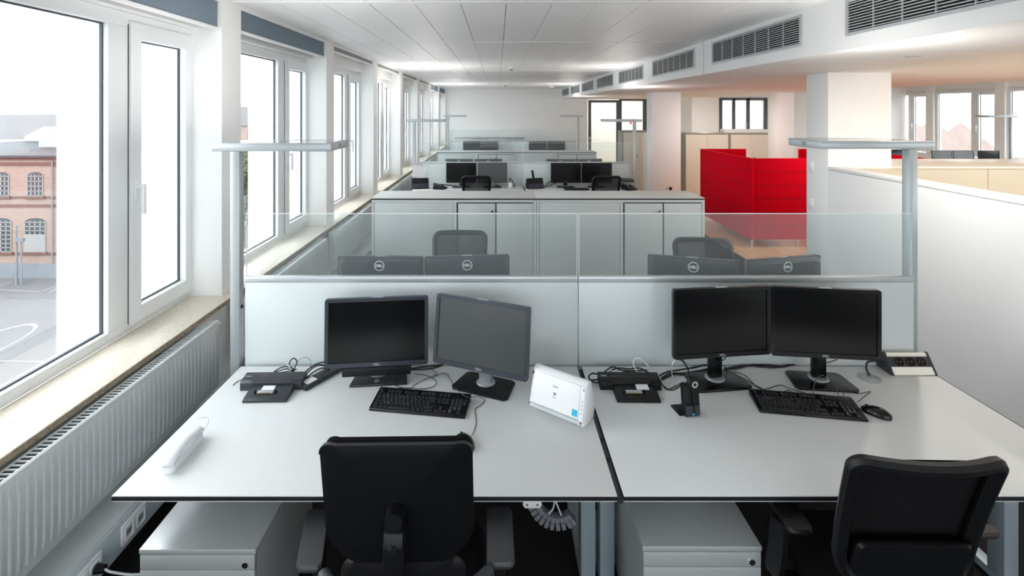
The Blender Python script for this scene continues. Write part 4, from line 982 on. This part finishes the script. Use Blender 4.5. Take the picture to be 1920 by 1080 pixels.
# chair B: mesh back, curved frame, at the right desk
def mesh_chair(label, loc, rz, front=True):
    t = thing('office_chair', label, 'chair', loc, rz)
    zt, zb = (1.115, 0.70); bx = -0.075 if front else 0.0
    def fb(u, v, off=0.0):
        k = (v-zb)/(zt-zb); bow = 0.045 if front else 0.03
        y = -0.245-0.105*max(k, 0)**1.3 - bow*(1-(u/0.23)**2) + off
        return Vector((bx+u*(0.90+0.10*min(k, 1)), y, v))
    P_ = rrect(-0.215, 0.215, zb, zt, [0.075, 0.075, 0.03 if front else 0.05, 0.03 if front else 0.05], 6)
    dense = []
    for i in range(len(P_)):
        a, b = P_[i], P_[(i+1) % len(P_)]; n_ = max(1, int(math.hypot(a[0]-b[0], a[1]-b[1])/0.03))
        for k in range(n_): dense.append((a[0]+(b[0]-a[0])*k/n_, a[1]+(b[1]-a[1])*k/n_))
    def dip(u, v): return v-(0.035*(1-(u/0.215)**2) if v < 0.80 else 0)
    prof = [(0.019*math.cos(2*PI*i/10), 0.011*math.sin(2*PI*i/10)) for i in range(10)]
    MB().sweep([fb(u*0.965, dip(u, v)) for u, v in dense], 0.0205, closed=True).build('back_frame', 'black', t)
    # mesh membrane stretched across the front
    tb = bmesh.new(); N = 12; grid = []
    for j_ in range(N+1):
        v = zb-0.01+(zt-0.006-zb)*j_/N; row = []
        for i in range(N+1):
            u = -0.205+0.41*i/N; q = fb(u, v); e = fb(0.215, v)
            flat = e.y+0.016 if front else q.y+0.012
            row.append(tb.verts.new((q.x, flat, v-0.0)))
        grid.append(row)
    for j_ in range(N):
        for i in range(N): tb.faces.new((grid[j_][i], grid[j_][i+1], grid[j_+1][i+1], grid[j_+1][i]))
    m_ = MB(); m_._add(tb); me = m_.build('back_mesh', 'fabric' if front else 'mesh', t)
    sd = me.modifiers.new('th', 'SOLIDIFY'); sd.thickness = 0.003
    if front:
        MB().pad(rrect(-0.165, 0.175, 0.66, 0.835, 0.02, 4), 0.03, lambda u, v, h: (bx+u, -0.262+h-0.03*((v-0.7)/0.1), v)).build('lumbar_pad', 'black', t)
    MB().sweep(spline([(bx, -0.25, 0.68), (bx*0.8, -0.27, 0.60), (0, -0.22, 0.47), (0, -0.05, 0.42)], 6), [(0.035, 0.01), (-0.035, 0.01), (-0.035, -0.01), (0.035, -0.01)]).build('back_support', 'black', t)
    MB().pad(rrect(-0.24, 0.24, -0.21, 0.26, 0.07, 6), 0.055, lambda u, v, h: (u, v, 0.475+h-0.01*(v/0.25)**2)).build('seat', 'fabric', t)
    MB().box(-0.12, 0.12, -0.12, 0.12, 0.40, 0.446, 0.01).box(-0.31, 0.31, -0.03, 0.03, 0.425, 0.446, 0.004).build('tilt_mechanism', 'black', t)
    for s_ in (-1, 1):
        out = [(s_*(0.315)+(0.04 if front else 0)+q[0]-s_*0.05*(q[1]+0.1), q[1]) for q in rrect(-0.044, 0.044, -0.09, 0.12, 0.022, 4)]
        ar = MB().pad(out, 0.024, lambda u, v, h: (u, v, 0.675+h)).build('armrest', 'black' if s_ < 0 or not front else 'brown', t)
        MB().sweep(spline([(s_*0.29, 0.0, 0.435), (s_*0.325, -0.01, 0.47), (s_*0.325, -0.03, 0.58), (s_*0.315, -0.02, 0.665)], 5), [(0.03, 0.012), (-0.03, 0.012), (-0.03, -0.012), (0.03, -0.012)]).build('arm_post', 'black', ar)
    star_base(t)
    return t
mesh_chair('black chair with bowed frame and brown-tinted right armrest at the right desk', (1.314, 1.79, 0), -0.02)
mc = mesh_chair('mesh-backed chair behind the left front screen panel, facing the camera', (-0.305, 3.73, 0), PI, False)
mc['group'] = 'mesh chairs at the other desks'
dup(mc, (1.53, 3.50, 0), PI-0.12, 'mesh-backed chair behind the right front screen panel, partly before the cabinet edge')
dup(mc, (-0.32, 7.88, 0), 0.0, 'second row dark chair before the left pair of monitors')
dup(mc, (1.62, 7.86, 0), 0.05, 'second row mesh chair before the right pair of monitors')
dup(mc, (-0.25, 13.75, 0), 0.0, 'small far chair before the third row monitors')

# ================================================================== second row desk items
ZD = 0.8202
def dark_scanner(loc, rz, label, tray):
    t = thing('document_scanner', label, 'scanner', loc, rz, 'dark document scanners on the second row desks')
    MB().prism([(0, 0), (-0.01, 0.05), (0.05, 0.17), (0.085, 0.165), (0.13, 0.04), (0.12, 0)], -0.14, 0.14, 'x', 0.006).build('scanner_body', 'black', t)
    fa = math.atan2(0.06, 0.12); T = Matrix.Translation((0, -0.012, 0.052)) @ Matrix.Rotation(-fa, 4, 'X')
    MB().box(-0.135, 0.135, -0.006, 0.0, -0.045, 0.035, 0.002, mtx=T).build('silver_front', 'greybez', t)
    if tray: MB().box(-0.03, 0.01, 0.03, 0.04, 0.12, 0.28, 0.003, mtx=T).build('paper_guide', 'black', t)
    return t
q = W(790, 354, 8.35); dark_scanner((q.x, 8.25, ZD), 0.25, 'dark document scanner holding white paper by the window in the second row', False)
t = thing('paper_sheet', 'white printed sheet standing in the dark scanner by the window', 'paper', (X(783, 8.35), 8.34, ZD+0.17), 0.25)
MB().box(-0.105, 0.105, 0, 0.0015, 0, 0.20, mtx=Matrix.Rotation(0.28, 4, 'Y') @ Matrix.Rotation(-0.25, 4, 'X')).build('sheet', 'paper', t)
q = W(1004, 352, 8.35); dark_scanner((q.x, 8.25, ZD), 0.3, 'dark upright scanner with tall paper guide in the middle of the second row', True)
def black_phone(loc, rz, label):
    t = thing('desk_telephone', label, 'telephone', loc, rz)
    MB().prism([(-0.09, 0), (-0.09, 0.02), (0.09, 0.06), (0.09, 0)], -0.1, 0.1, 'x', 0.004).build('phone_base', 'black', t)
    MB().tube([(-0.07, -0.09, 0.05), (-0.07, -0.05, 0.065), (-0.07, 0.05, 0.08), (-0.07, 0.09, 0.085)], 0.018).build('receiver', 'blackg', t)
black_phone((X(826, 8.3), 8.25, ZD), 1.3, 'black desk telephone beside the second row window scanner')
black_phone((X(1180, 8.15), 8.15, ZD), 0.4, 'black telephone at the right end of the second row desk')
t = thing('headset_stand', 'small white headset stand right of the second row grey monitor', 'headset', (X(957, 8.3), 8.3, ZD))
MB().box(-0.03, 0.03, 0, 0.05, 0, 0.09, 0.006).build('stand_body', 'white', t)
MB().tube([(0.0, 0.02, 0.09), (-0.02, 0.02, 0.14), (0.0, 0.02, 0.16), (0.05, 0.02, 0.08), (0.07, 0.02, 0.02)], 0.008).build('ear_band', 'charcoal', t)
t = thing('document_tray', 'stack of dark trays right of the second row mesh chair', 'tray', (X(1176, 8.42), 8.42, ZD))
MB().box(-0.1, 0.1, -0.12, 0.12, 0, 0.02, 0.003).build('lower_tray', 'black', t)
MB().box(-0.09, 0.09, -0.11, 0.11, 0.10, 0.14, 0.003).box(-0.09, -0.08, 0.09, 0.11, 0.02, 0.10).box(0.08, 0.09, 0.09, 0.11, 0.02, 0.10).build('upper_tray', 'charcoal', t)
cable('black cable behind the leftmost second row monitor', [[W(812, 352, 8.45), W(826, 346, 8.5), W(840, 347, 8.5), W(855, 349, 8.45)]], 'cable', 0.008)
cable('short black cable right of the second row grey monitor', [[W(928, 345, 8.45), W(936, 350, 8.45), W(942, 355, 8.4)]], 'cable', 0.008)
cable('black cables between the upright scanner and the second row right monitors', [[W(1020, 350, 8.45), W(1030, 342, 8.5), W(1045, 341, 8.5)], [W(1020, 351, 8.45), W(1034, 346, 8.5), W(1048, 341, 8.5)]], 'cable', 0.007)
t = thing('keyboard', 'dark keyboard before the second row right monitors', 'keyboard', (X(1080, 8.2), 8.15, ZD)); MB().box(-0.2, 0.2, -0.07, 0.07, 0, 0.02, 0.004).build('body', 'black', t)
MB().box(-0.19, 0.19, -0.06, 0.06, 0.02, 0.024, 0.001).build('keys', 'charcoal', t)
t = thing('white_box', 'small white box on the third row desk between the monitor pairs', 'box', (X(952, 14.1), 14.1, 0.8002)); MB().box(-0.12, 0.12, -0.08, 0.08, 0, 0.16, 0.004).build('box_body', 'white', t)
black_phone((X(1070, 14.2), 14.2, 0.8002), 0.3, 'dark telephone right of the third row monitors')

# ================================================================== right side of the room
# long white partition and counter
struct('wall_partition', MB().box(3.488, 3.66, YB, 5.283, 0, 1.485).box(3.488, 3.66, YB, 5.283, 1.489, 1.52, 0.002), 'wall')
t = thing('counter', 'long beige counter running right from the white pillar behind the partition', 'counter', (3.67, 5.283, 0))
MB().box(0.495, 3.6, 0.02, 0.84, 0, 1.50).box(0.0, 0.495, -0.016, -0.001, 0, 1.50).build('counter_body', 'tan', t)
MB().box(0.495, 3.6, 0.0, 0.85, 1.50, 1.52, 0.003).box(0.0, 0.495, -0.017, -0.001, 1.50, 1.52, 0.003).build('counter_top', 'cream', t)
MB().box(1.52, 1.525, 0.0185, 0.0201, 0, 1.50).build('panel_joint', 'beigedark', t)
# light switches on the pillar, outlets on column 2
for i, z in enumerate((1.49, 1.075)):
    t = thing('wall_switch', ('upper' if i == 0 else 'lower') + ' white switch plate on the window side of the big pillar', 'switch', (3.487, 5.56, z))
    MB().box(-0.010, 0, -0.04, 0.04, -0.06, 0.06, 0.003).build('plate', 'white', t); MB().box(-0.014, -0.009, -0.028, 0.028, -0.03, 0.03, 0.003).build('rocker', 'white', t)
for i, px_ in enumerate((1250, 1257)):
    t = thing('wall_socket', ('white' if i == 0 else 'dark') + ' socket low on the second white column', 'power socket', (X(px_, 11.35), 11.35, 0.335))
    MB().box(-0.035, 0.035, -0.01, 0, -0.035, 0.035, 0.003).build('plate', 'cream' if i == 0 else 'charcoal', t)
    MB().cyl((0, -0.012, 0), (0, -0.009, 0), 0.02).build('socket_well', 'dark' if i else 'beigedark', t)
# red booth
t = thing('red_booth', 'bright red high-backed felt booth on metal feet beside the wooden floor', 'sofa', (3.90, 7.716, 0))
def felt(x0, x1, y0, y1, nm='side_panel'):
    pnl = MB().box(x0, x1, y0, y1, 0.12, 1.37, 0.012).build(nm, 'red', t)
    s_ = MB(); horiz = (x1-x0) > (y1-y0)
    for k in range(1, 6):
        z = 0.12+1.25*k/6
        if horiz: s_.box(x0+0.012, x1-0.012, y0-0.0015, y0+0.001, z-0.003, z+0.003)
        else: s_.box(x0-0.0015, x0+0.001, y0+0.012, y1-0.012, z-0.003, z+0.003)
    s_.build('seam', 'redseam', pnl)
felt(0, 0.07, 0.0, 1.934); felt(0.071, 0.86, 0.0, 0.07, 'end_panel'); felt(0.862, 1.88, 0.0, 0.07, 'end_panel'); felt(1.882, 2.68, 0.0, 0.07, 'end_panel')
felt(2.682, 2.752, 0.0, 1.934); felt(0.071, 0.86, 1.864, 1.934, 'end_panel'); felt(1.882, 2.68, 1.864, 1.934, 'end_panel')
MB().box(0.072, 0.62, 0.072, 1.86, 0.12, 0.45, 0.02).build('seat', 'red', t); MB().box(2.13, 2.68, 0.072, 1.86, 0.12, 0.45, 0.02).build('seat', 'red', t)
for x, y in ((0.04, 0.04), (0.74, 0.04), (0.04, 1.88), (0.74, 1.88), (1.95, 0.04), (2.70, 0.04), (1.95, 1.88), (2.70, 1.88)):
    MB().cyl((x, y, 0), (x, y, 0.122), 0.022).build('foot', 'chrome', t)
# beige cupboards
def cupboard(x0, w_, y, h, label, d=0.45):
    t = thing('beige_cupboard', label, 'cupboard', (x0, y, 0), 0, 'beige cupboards behind the red booth')
    MB().box(0, w_, 0.012, d, 0.05, h-0.02, 0.002).box(0, 0.02, 0, 0.02, 0.05, h-0.02).box(w_-0.02, w_, 0, 0.02, 0.05, h-0.02).build('carcass', 'beigedark', t)
    MB().box(-0.002, w_+0.002, -0.004, d+0.002, h-0.02, h, 0.002).build('top_board', 'beigedark', t)
    for k in (0, 1):
        dr = MB().box(0.03+k*(w_-0.06)/2, 0.03+(k+1)*(w_-0.06)/2-0.004, 0.0, 0.012, 0.06, h-0.035, 0.001).build('door', 'beige', t)
    MB().cyl((w_*0.56, -0.012, h*0.62), (w_*0.56, 0, h*0.62), 0.012).build('knob', 'dark', dr)
    MB().box(0.01, w_-0.01, 0.03, d-0.02, 0, 0.05).build('plinth', 'beigedark', t)
cupboard(X(1284, 12.1), 1.08, 12.1, 1.558, 'beige cupboard behind the red booth, directly right of the second column')
cupboard(X(1284, 12.1)+1.085, 1.05, 12.1, 1.558, 'beige cupboard behind the red booth, the one before the third column')
cupboard(3.07, 0.66, 12.35, 1.60, 'pale tall cupboard glimpsed between the floor lamp and the second column')
t = thing('storage_box', 'long white box on top of the right beige cupboard', 'box', (X(1355, 12.3), 12.2, 1.5585)); MB().box(0, 1.08, 0, 0.25, 0, 0.085, 0.004).build('box_body', 'white', t)
# anthracite interior window
t = thing('window_30', kind='structure', loc=(6.9, 15.58, 0))
f = MB(); H0, H1 = 0.9, 2.495
for x0, x1 in ((0, 0.10), (0.42, 0.50), (0.86, 0.95), (1.40, 1.50)): f.box(x0, x1, 0, 0.08, H0, H1, 0.004)
f.box(0.10, 1.40, 0, 0.08, H1-0.08, H1, 0.004).box(0.10, 1.40, 0, 0.08, H0, H0+0.08, 0.004); f.build('window_frame', 'anth', t)
for x0, x1 in ((0.10, 0.42), (0.50, 0.86), (0.95, 1.40)): MB().box(x0, x1, 0.03, 0.038, H0+0.08, H1-0.08).build('pane', 'doorglass', t)
st = MB()
for k in range(9): st.box(0.10, 0.86, 0.024, 0.026, 1.0+k*0.11, 1.05+k*0.11)
st.build('frosted_stripes', 'scrglass', t)
MB().box(0.80, 0.84, -0.03, 0.0, 1.55, 1.75, 0.004).build('handle', 'white', t)
# glass door in far wall
t = thing('door_1', kind='structure', loc=(3.23, YF-0.03, 0))
f = MB(); o = rrect(0, 1.10, 0.0, 2.47, 0.002, 1); i = rrect(0.10, 1.0, 0.12, 2.38, 0.002, 1); f.ring(o, i, 0, 0.06); lf = f.build('door_leaf', 'anth', t)
MB().box(0.10, 1.0, 0.026, 0.034, 0.12, 2.38).build('pane', 'doorglass', lf)
st = MB()
for k in range(22): st.box(0.10, 1.0, 0.0235, 0.0255, 0.25+k*0.065, 0.285+k*0.065)
st.build('frosted_stripes', 'scrglass', lf)
MB().box(0.035, 0.065, -0.012, 0, 0.95, 1.17, 0.004).cyl((0.05, -0.01, 1.06), (0.05, -0.055, 1.06), 0.011).cyl((0.05, -0.05, 1.06), (0.19, -0.05, 1.06), 0.009).build('door_handle', 'chrome', lf)
f = MB().box(1.10, 1.19, 0, 0.09, 0, 2.50, 0.003).box(1.19, 2.07, 0, 0.09, 2.44, 2.50, 0.003).box(1.95, 2.07, 0, 0.09, 0.9, 2.44, 0.003); f.build('door_frame', 'anth', t)
for x_, y_, l_ in ((4.6, 19.2, 'unseen ceiling light added in the corridor behind the glass door'), (7.8, 16.7, 'unseen ceiling light added in the room behind the dark framed window')):
    tt = thing('added_ceiling_light', l_, 'fill light', (x_, y_, CE))
    MB().box(-0.6, 0.6, -0.15, 0.15, -0.05, -0.001, 0.004).build('light_housing', 'white', tt)
    l = bpy.data.lights.new('corridor_fill', 'AREA'); l.shape = 'RECTANGLE'; l.size = 1.1; l.size_y = 0.25; l.energy = 20  # added fill for the dim space behind; no such lamp is seen
    lo = bpy.data.objects.new('corridor_fill', l); C.objects.link(lo); lo.parent = tt; lo.location = (0, 0, -0.055)
# notice on corridor wall with red mark
q = W(1183, 232, 20.55); t = thing('fire_notice', 'small white notice with a red mark on the corridor wall behind the door', 'sign', (q.x, 20.58, q.z))
MB().box(-0.14, 0.14, 0, 0.015, -0.2, 0.2, 0.002).build('board', 'white', t); MB().box(-0.04, 0.04, -0.003, 0, -0.02, 0.1).build('red_symbol', 'redmark', t)
# monitors and desk at the opposite facade
make_desk(3.0, 0.9, 0.74, 'far desk before the windows of the opposite facade', (11.0, 12.1, 0), 0)
for i, (a, b, l) in enumerate(((1747, 1788, 'leftmost grey-blue monitor before the opposite windows'), (1790, 1826, 'middle grey-blue monitor before the opposite windows'), (1831, 1878, 'dark rightmost monitor before the opposite windows'))):
    place_mon(mG if i < 2 else mF, X(a, 11.9), 11.9, X(b, 11.9), 11.9, 0.741, l, 'monitors by the opposite facade')
for o in C.objects:
    if o.get('group') == 'monitors by the opposite facade': o.location.z = 0.741
t = thing('computer_monitor', 'black monitor just above the red booth edge, right of the big pillar', 'monitor', (X(1692, 10.3), 10.3, 0)); 
MB().box(-0.25, 0.25, 0, 0.03, 0.90, 1.30, 0.006).build('screen_housing', 'blackg', t); MB().box(-0.03, 0.03, 0.03, 0.06, 0.75, 1.10, 0.004).build('neck', 'black', t); MB().box(-0.12, 0.12, -0.08, 0.12, 0.74, 0.752, 0.003).build('base', 'black', t)
make_desk(1.6, 0.8, 0.739, 'plain desk behind the red booth carrying a black monitor', (X(1692, 10.3), 10.45, 0), 0)

# ================================================================== OUTSIDE
GZ = -8.88; DB = 32.8
g = struct('ground', MB().box(-400, 400, -60, 600, GZ-0.2, GZ), 'asphalt')
ln = MB()
def gp(px, py): v = D(px, py, GZ+0.01); return v
def line(a, b, w_=0.09):
    a, b = gp(*a), gp(*b); d = (b-a).normalized(); n_ = Vector((-d.y, d.x, 0))*w_/2
    t_ = bmesh.new(); vs = [t_.verts.new(p_) for p_ in (a-n_, b-n_, b+n_, a+n_)]; t_.faces.new(vs); ln._add(t_)
line((0, 677), (108, 678)); line((0, 543), (75, 547)); line((80, 546), (107, 535)); line((93, 548), (110, 538)); line((0, 536), (22, 528))
c0 = gp(-38, 652); 
for k in range(24):
    a0, a1 = 2*PI*k/24, 2*PI*(k+1)/24; R_ = 1.15
    t_ = bmesh.new(); vs = [t_.verts.new(c0+Vector((r_*math.cos(a), r_*math.sin(a)*2.2, 0))) for r_, a in ((R_-0.05, a0), (R_+0.05, a0), (R_+0.05, a1), (R_-0.05, a1))]; t_.faces.new(vs); ln._add(t_)
ln.build('painted_lines', 'outwhite', g)
t = thing('brick_building', 'old brick factory building with arched windows across the courtyard', 'building', (-29, DB, GZ))
EZ = Z(294.4, DB)-GZ
def xb(px): return X(px, DB)+29
MB().box(-40, 3.0, 0, 9, 0.95, EZ).build('brick_wall', 'brick', t)
MB().box(-40, 3.05, -0.06, 9, 0, 0.95).build('plinth', 'plinth', t)
bd = MB().box(-40, 3.02, -0.07, 0, EZ-0.55, EZ-0.35).box(-40, 3.02, -0.12, 0, EZ-0.16, EZ)
zz_ = Z(386, DB)-GZ; bd.box(-40, 3.02, -0.03, 0, zz_-0.1, zz_+0.1); zz_ = Z(370, DB)-GZ; bd.box(-40, 3.02, -0.03, 0, zz_-0.07, zz_+0.07); zz_ = Z(476, DB)-GZ; bd.box(-40, 3.02, -0.04, 0, zz_-0.08, zz_+0.08)
bd.build('brick_bands', 'brickdark', t)
RZ = Z(215, 42)-GZ
MB().prism([(-0.3, EZ-0.02), (-0.3, EZ+0.12), (9.2, RZ), (18, EZ+0.1), (18, EZ-0.02)], -40, 3.1, 'x').build('roof', 'slate', t)
def sky(px0, px1, yo):
    x0, x1 = xb(px0), xb(px1); z0 = EZ+0.12+(yo+0.3)*(RZ-EZ-0.12)/9.5
    MB().prism([(x0, z0-0.3), (x1, z0-0.3), (x1, z0+0.35), ((x0+x1)/2, z0+1.0), (x0, z0+0.35)], yo, yo+3.0, 'y').build('skylight', 'roofwhite', t)
sky(-22, 52, 2.5); sky(38, 118, 1.3)
for r_, (yt, yb_, wpx) in enumerate(((322.5, 367, 29), (408.7, 472, 38.5))):
    for k in range(-8, 2):
        cx = 66.5+64*k; x0, x1 = xb(cx-wpx/2), xb(cx+wpx/2); z0, z1_ = Z(yb_, DB)-GZ, Z(yt, DB)-GZ; rise = 0.28
        arc = [(x0, z0), (x1, z0), (x1, z1_-rise)] + [((x0+x1)/2+(x1-x0)/2*math.cos(a), z1_-rise+rise*math.sin(a)) for a in [PI*i/8 for i in range(1, 8)]] + [(x0, z1_-rise)]
        wo_ = MB().prism(arc, -0.02, 0.05, 'y').build('window', 'outwin', t)
        b_ = MB(); n_ = 4
        for q_ in range(n_+1): xx = x0+(x1-x0)*q_/n_; b_.box(xx-0.03, xx+0.03, -0.05, -0.02, z0, z1_-rise*0.6)
        for q_ in range(5 if r_ == 0 else 8): zz_ = z0+(z1_-rise-z0)*q_/(4 if r_ == 0 else 7); b_.box(x0, x1, -0.05, -0.02, zz_-0.025, zz_+0.025)
        if r_ == 1 and k % 2 == 0: b_.box(x0, x1, -0.06, -0.02, z0, z0+1.15)
        b_.build('glazing_bars', 'outwhite', wo_)
        MB().box(x0-0.15, x1+0.15, -0.12, 0, z0-0.18, z0-0.02).build('window_ledge', 'brickdark', wo_)
MB().cyl((xb(101), -0.12, 1.0), (xb(101), -0.12, EZ-0.2), 0.05).build('drainpipe', 'plinth', t)
t = thing('lamp_mast', 'grey post standing before the brick building across the yard', 'post', (X(31, 31.5), 31.5, GZ)); hh = Z(422, 31.5)-GZ
MB().cyl((0, 0, 0), (0, 0, hh), 0.07, 0.05).build('mast', 'plinth', t); MB().cyl((0.3, 0, 0), (0.3, 0, hh*0.75), 0.05).box(-0.02, 0.45, -0.1, 0.1, hh*0.72, hh*0.78).build('arm', 'plinth', t)
def house(x, y, w_, d_, zt_, label, roof='redroof', wallm='outwhite', rh=2.5):
    t = thing('house', label, 'building', (x, y, GZ)); h_ = zt_-GZ
    MB().box(0, w_, 0, d_, 0, h_-rh).build('walls', wallm, t)
    MB().prism([(-0.4, h_-rh), (d_/2, h_), (d_+0.4, h_-rh)], -0.3, w_+0.3, 'x').build('roof', roof, t)
    for k in range(int(w_/3)):
        for zl in (h_-rh-2.2, h_-rh-5.0):
            if zl > 0.5: MB().box(1.0+k*3, 2.1+k*3, -0.03, 0.02, zl, zl+1.4).build('window', 'outwin', t)
house(-62, 80, 26, 12, Z(200, 80), 'reddish building far beyond the trees on the window side', 'slate', 'brick', 3.0)
house(X(1745, 92), 92, 9, 9, Z(224, 92), 'distant red-roofed house seen through the opposite facade, left one')
house(X(1808, 64), 64, 10, 9, Z(224, 64), 'distant red-roofed house seen through the opposite facade, middle one', rh=3.4)
house(X(1890, 47), 47, 9, 9, Z(232, 47), 'distant red-roofed house seen through the opposite facade, right one', rh=3.2)
def ridge(x0, x1, y, top, name, label):
    mb = MB(); t_ = bmesh.new(); n_ = 40; lo = []; hi = []; bk = []
    for i in range(n_+1):
        x = x0+(x1-x0)*i/n_; h_ = top+2.5*math.sin(i*0.55)+1.5*math.sin(i*1.7)
        lo.append(t_.verts.new((x, y-60, GZ))); hi.append(t_.verts.new((x, y, h_))); bk.append(t_.verts.new((x, y+80, GZ)))
    for i in range(n_): t_.faces.new((lo[i], lo[i+1], hi[i+1], hi[i])); t_.faces.new((hi[i], hi[i+1], bk[i+1], bk[i]))
    mb._add(t_); return tag(mb.build(name, 'hill'), kind='structure')
ridge(-420, 420, 380, 8, 'hill_horizon', '')
def tree(x, y, h_, label):
    t = thing('tree', label, 'tree', (x, y, GZ)); rnd = random.Random(int(x*10))
    MB().cyl((0, 0, 0), (0, 0, h_*0.55), 0.16, 0.08, 8).build('trunk', 'bark', t)
    lf = bmesh.new()
    for k in range(2600):
        a = rnd.random()*2*PI; u = rnd.uniform(-1, 1); r_ = rnd.random()**0.4
        s_ = math.sqrt(1-u*u); c_ = Vector((s_*math.cos(a)*r_*h_*0.27, s_*math.sin(a)*r_*h_*0.27, h_*0.58+u*r_*h_*0.42))
        d1 = Vector((rnd.gauss(0, 1), rnd.gauss(0, 1), rnd.gauss(0, 1))).normalized()*0.16; d2 = d1.orthogonal().normalized()*0.10
        lf.faces.new([lf.verts.new(c_+q_) for q_ in (d1, d2, -d1, -d2)])
    m_ = MB(); m_._add(lf); m_.build('foliage', 'leaf', t)
tree(X(455, 40), 40, 8.6, 'green tree seen in the narrow gap of the second window')
tree(X(470, 46), 46, 8.0, 'green tree behind the first one, past the second window')
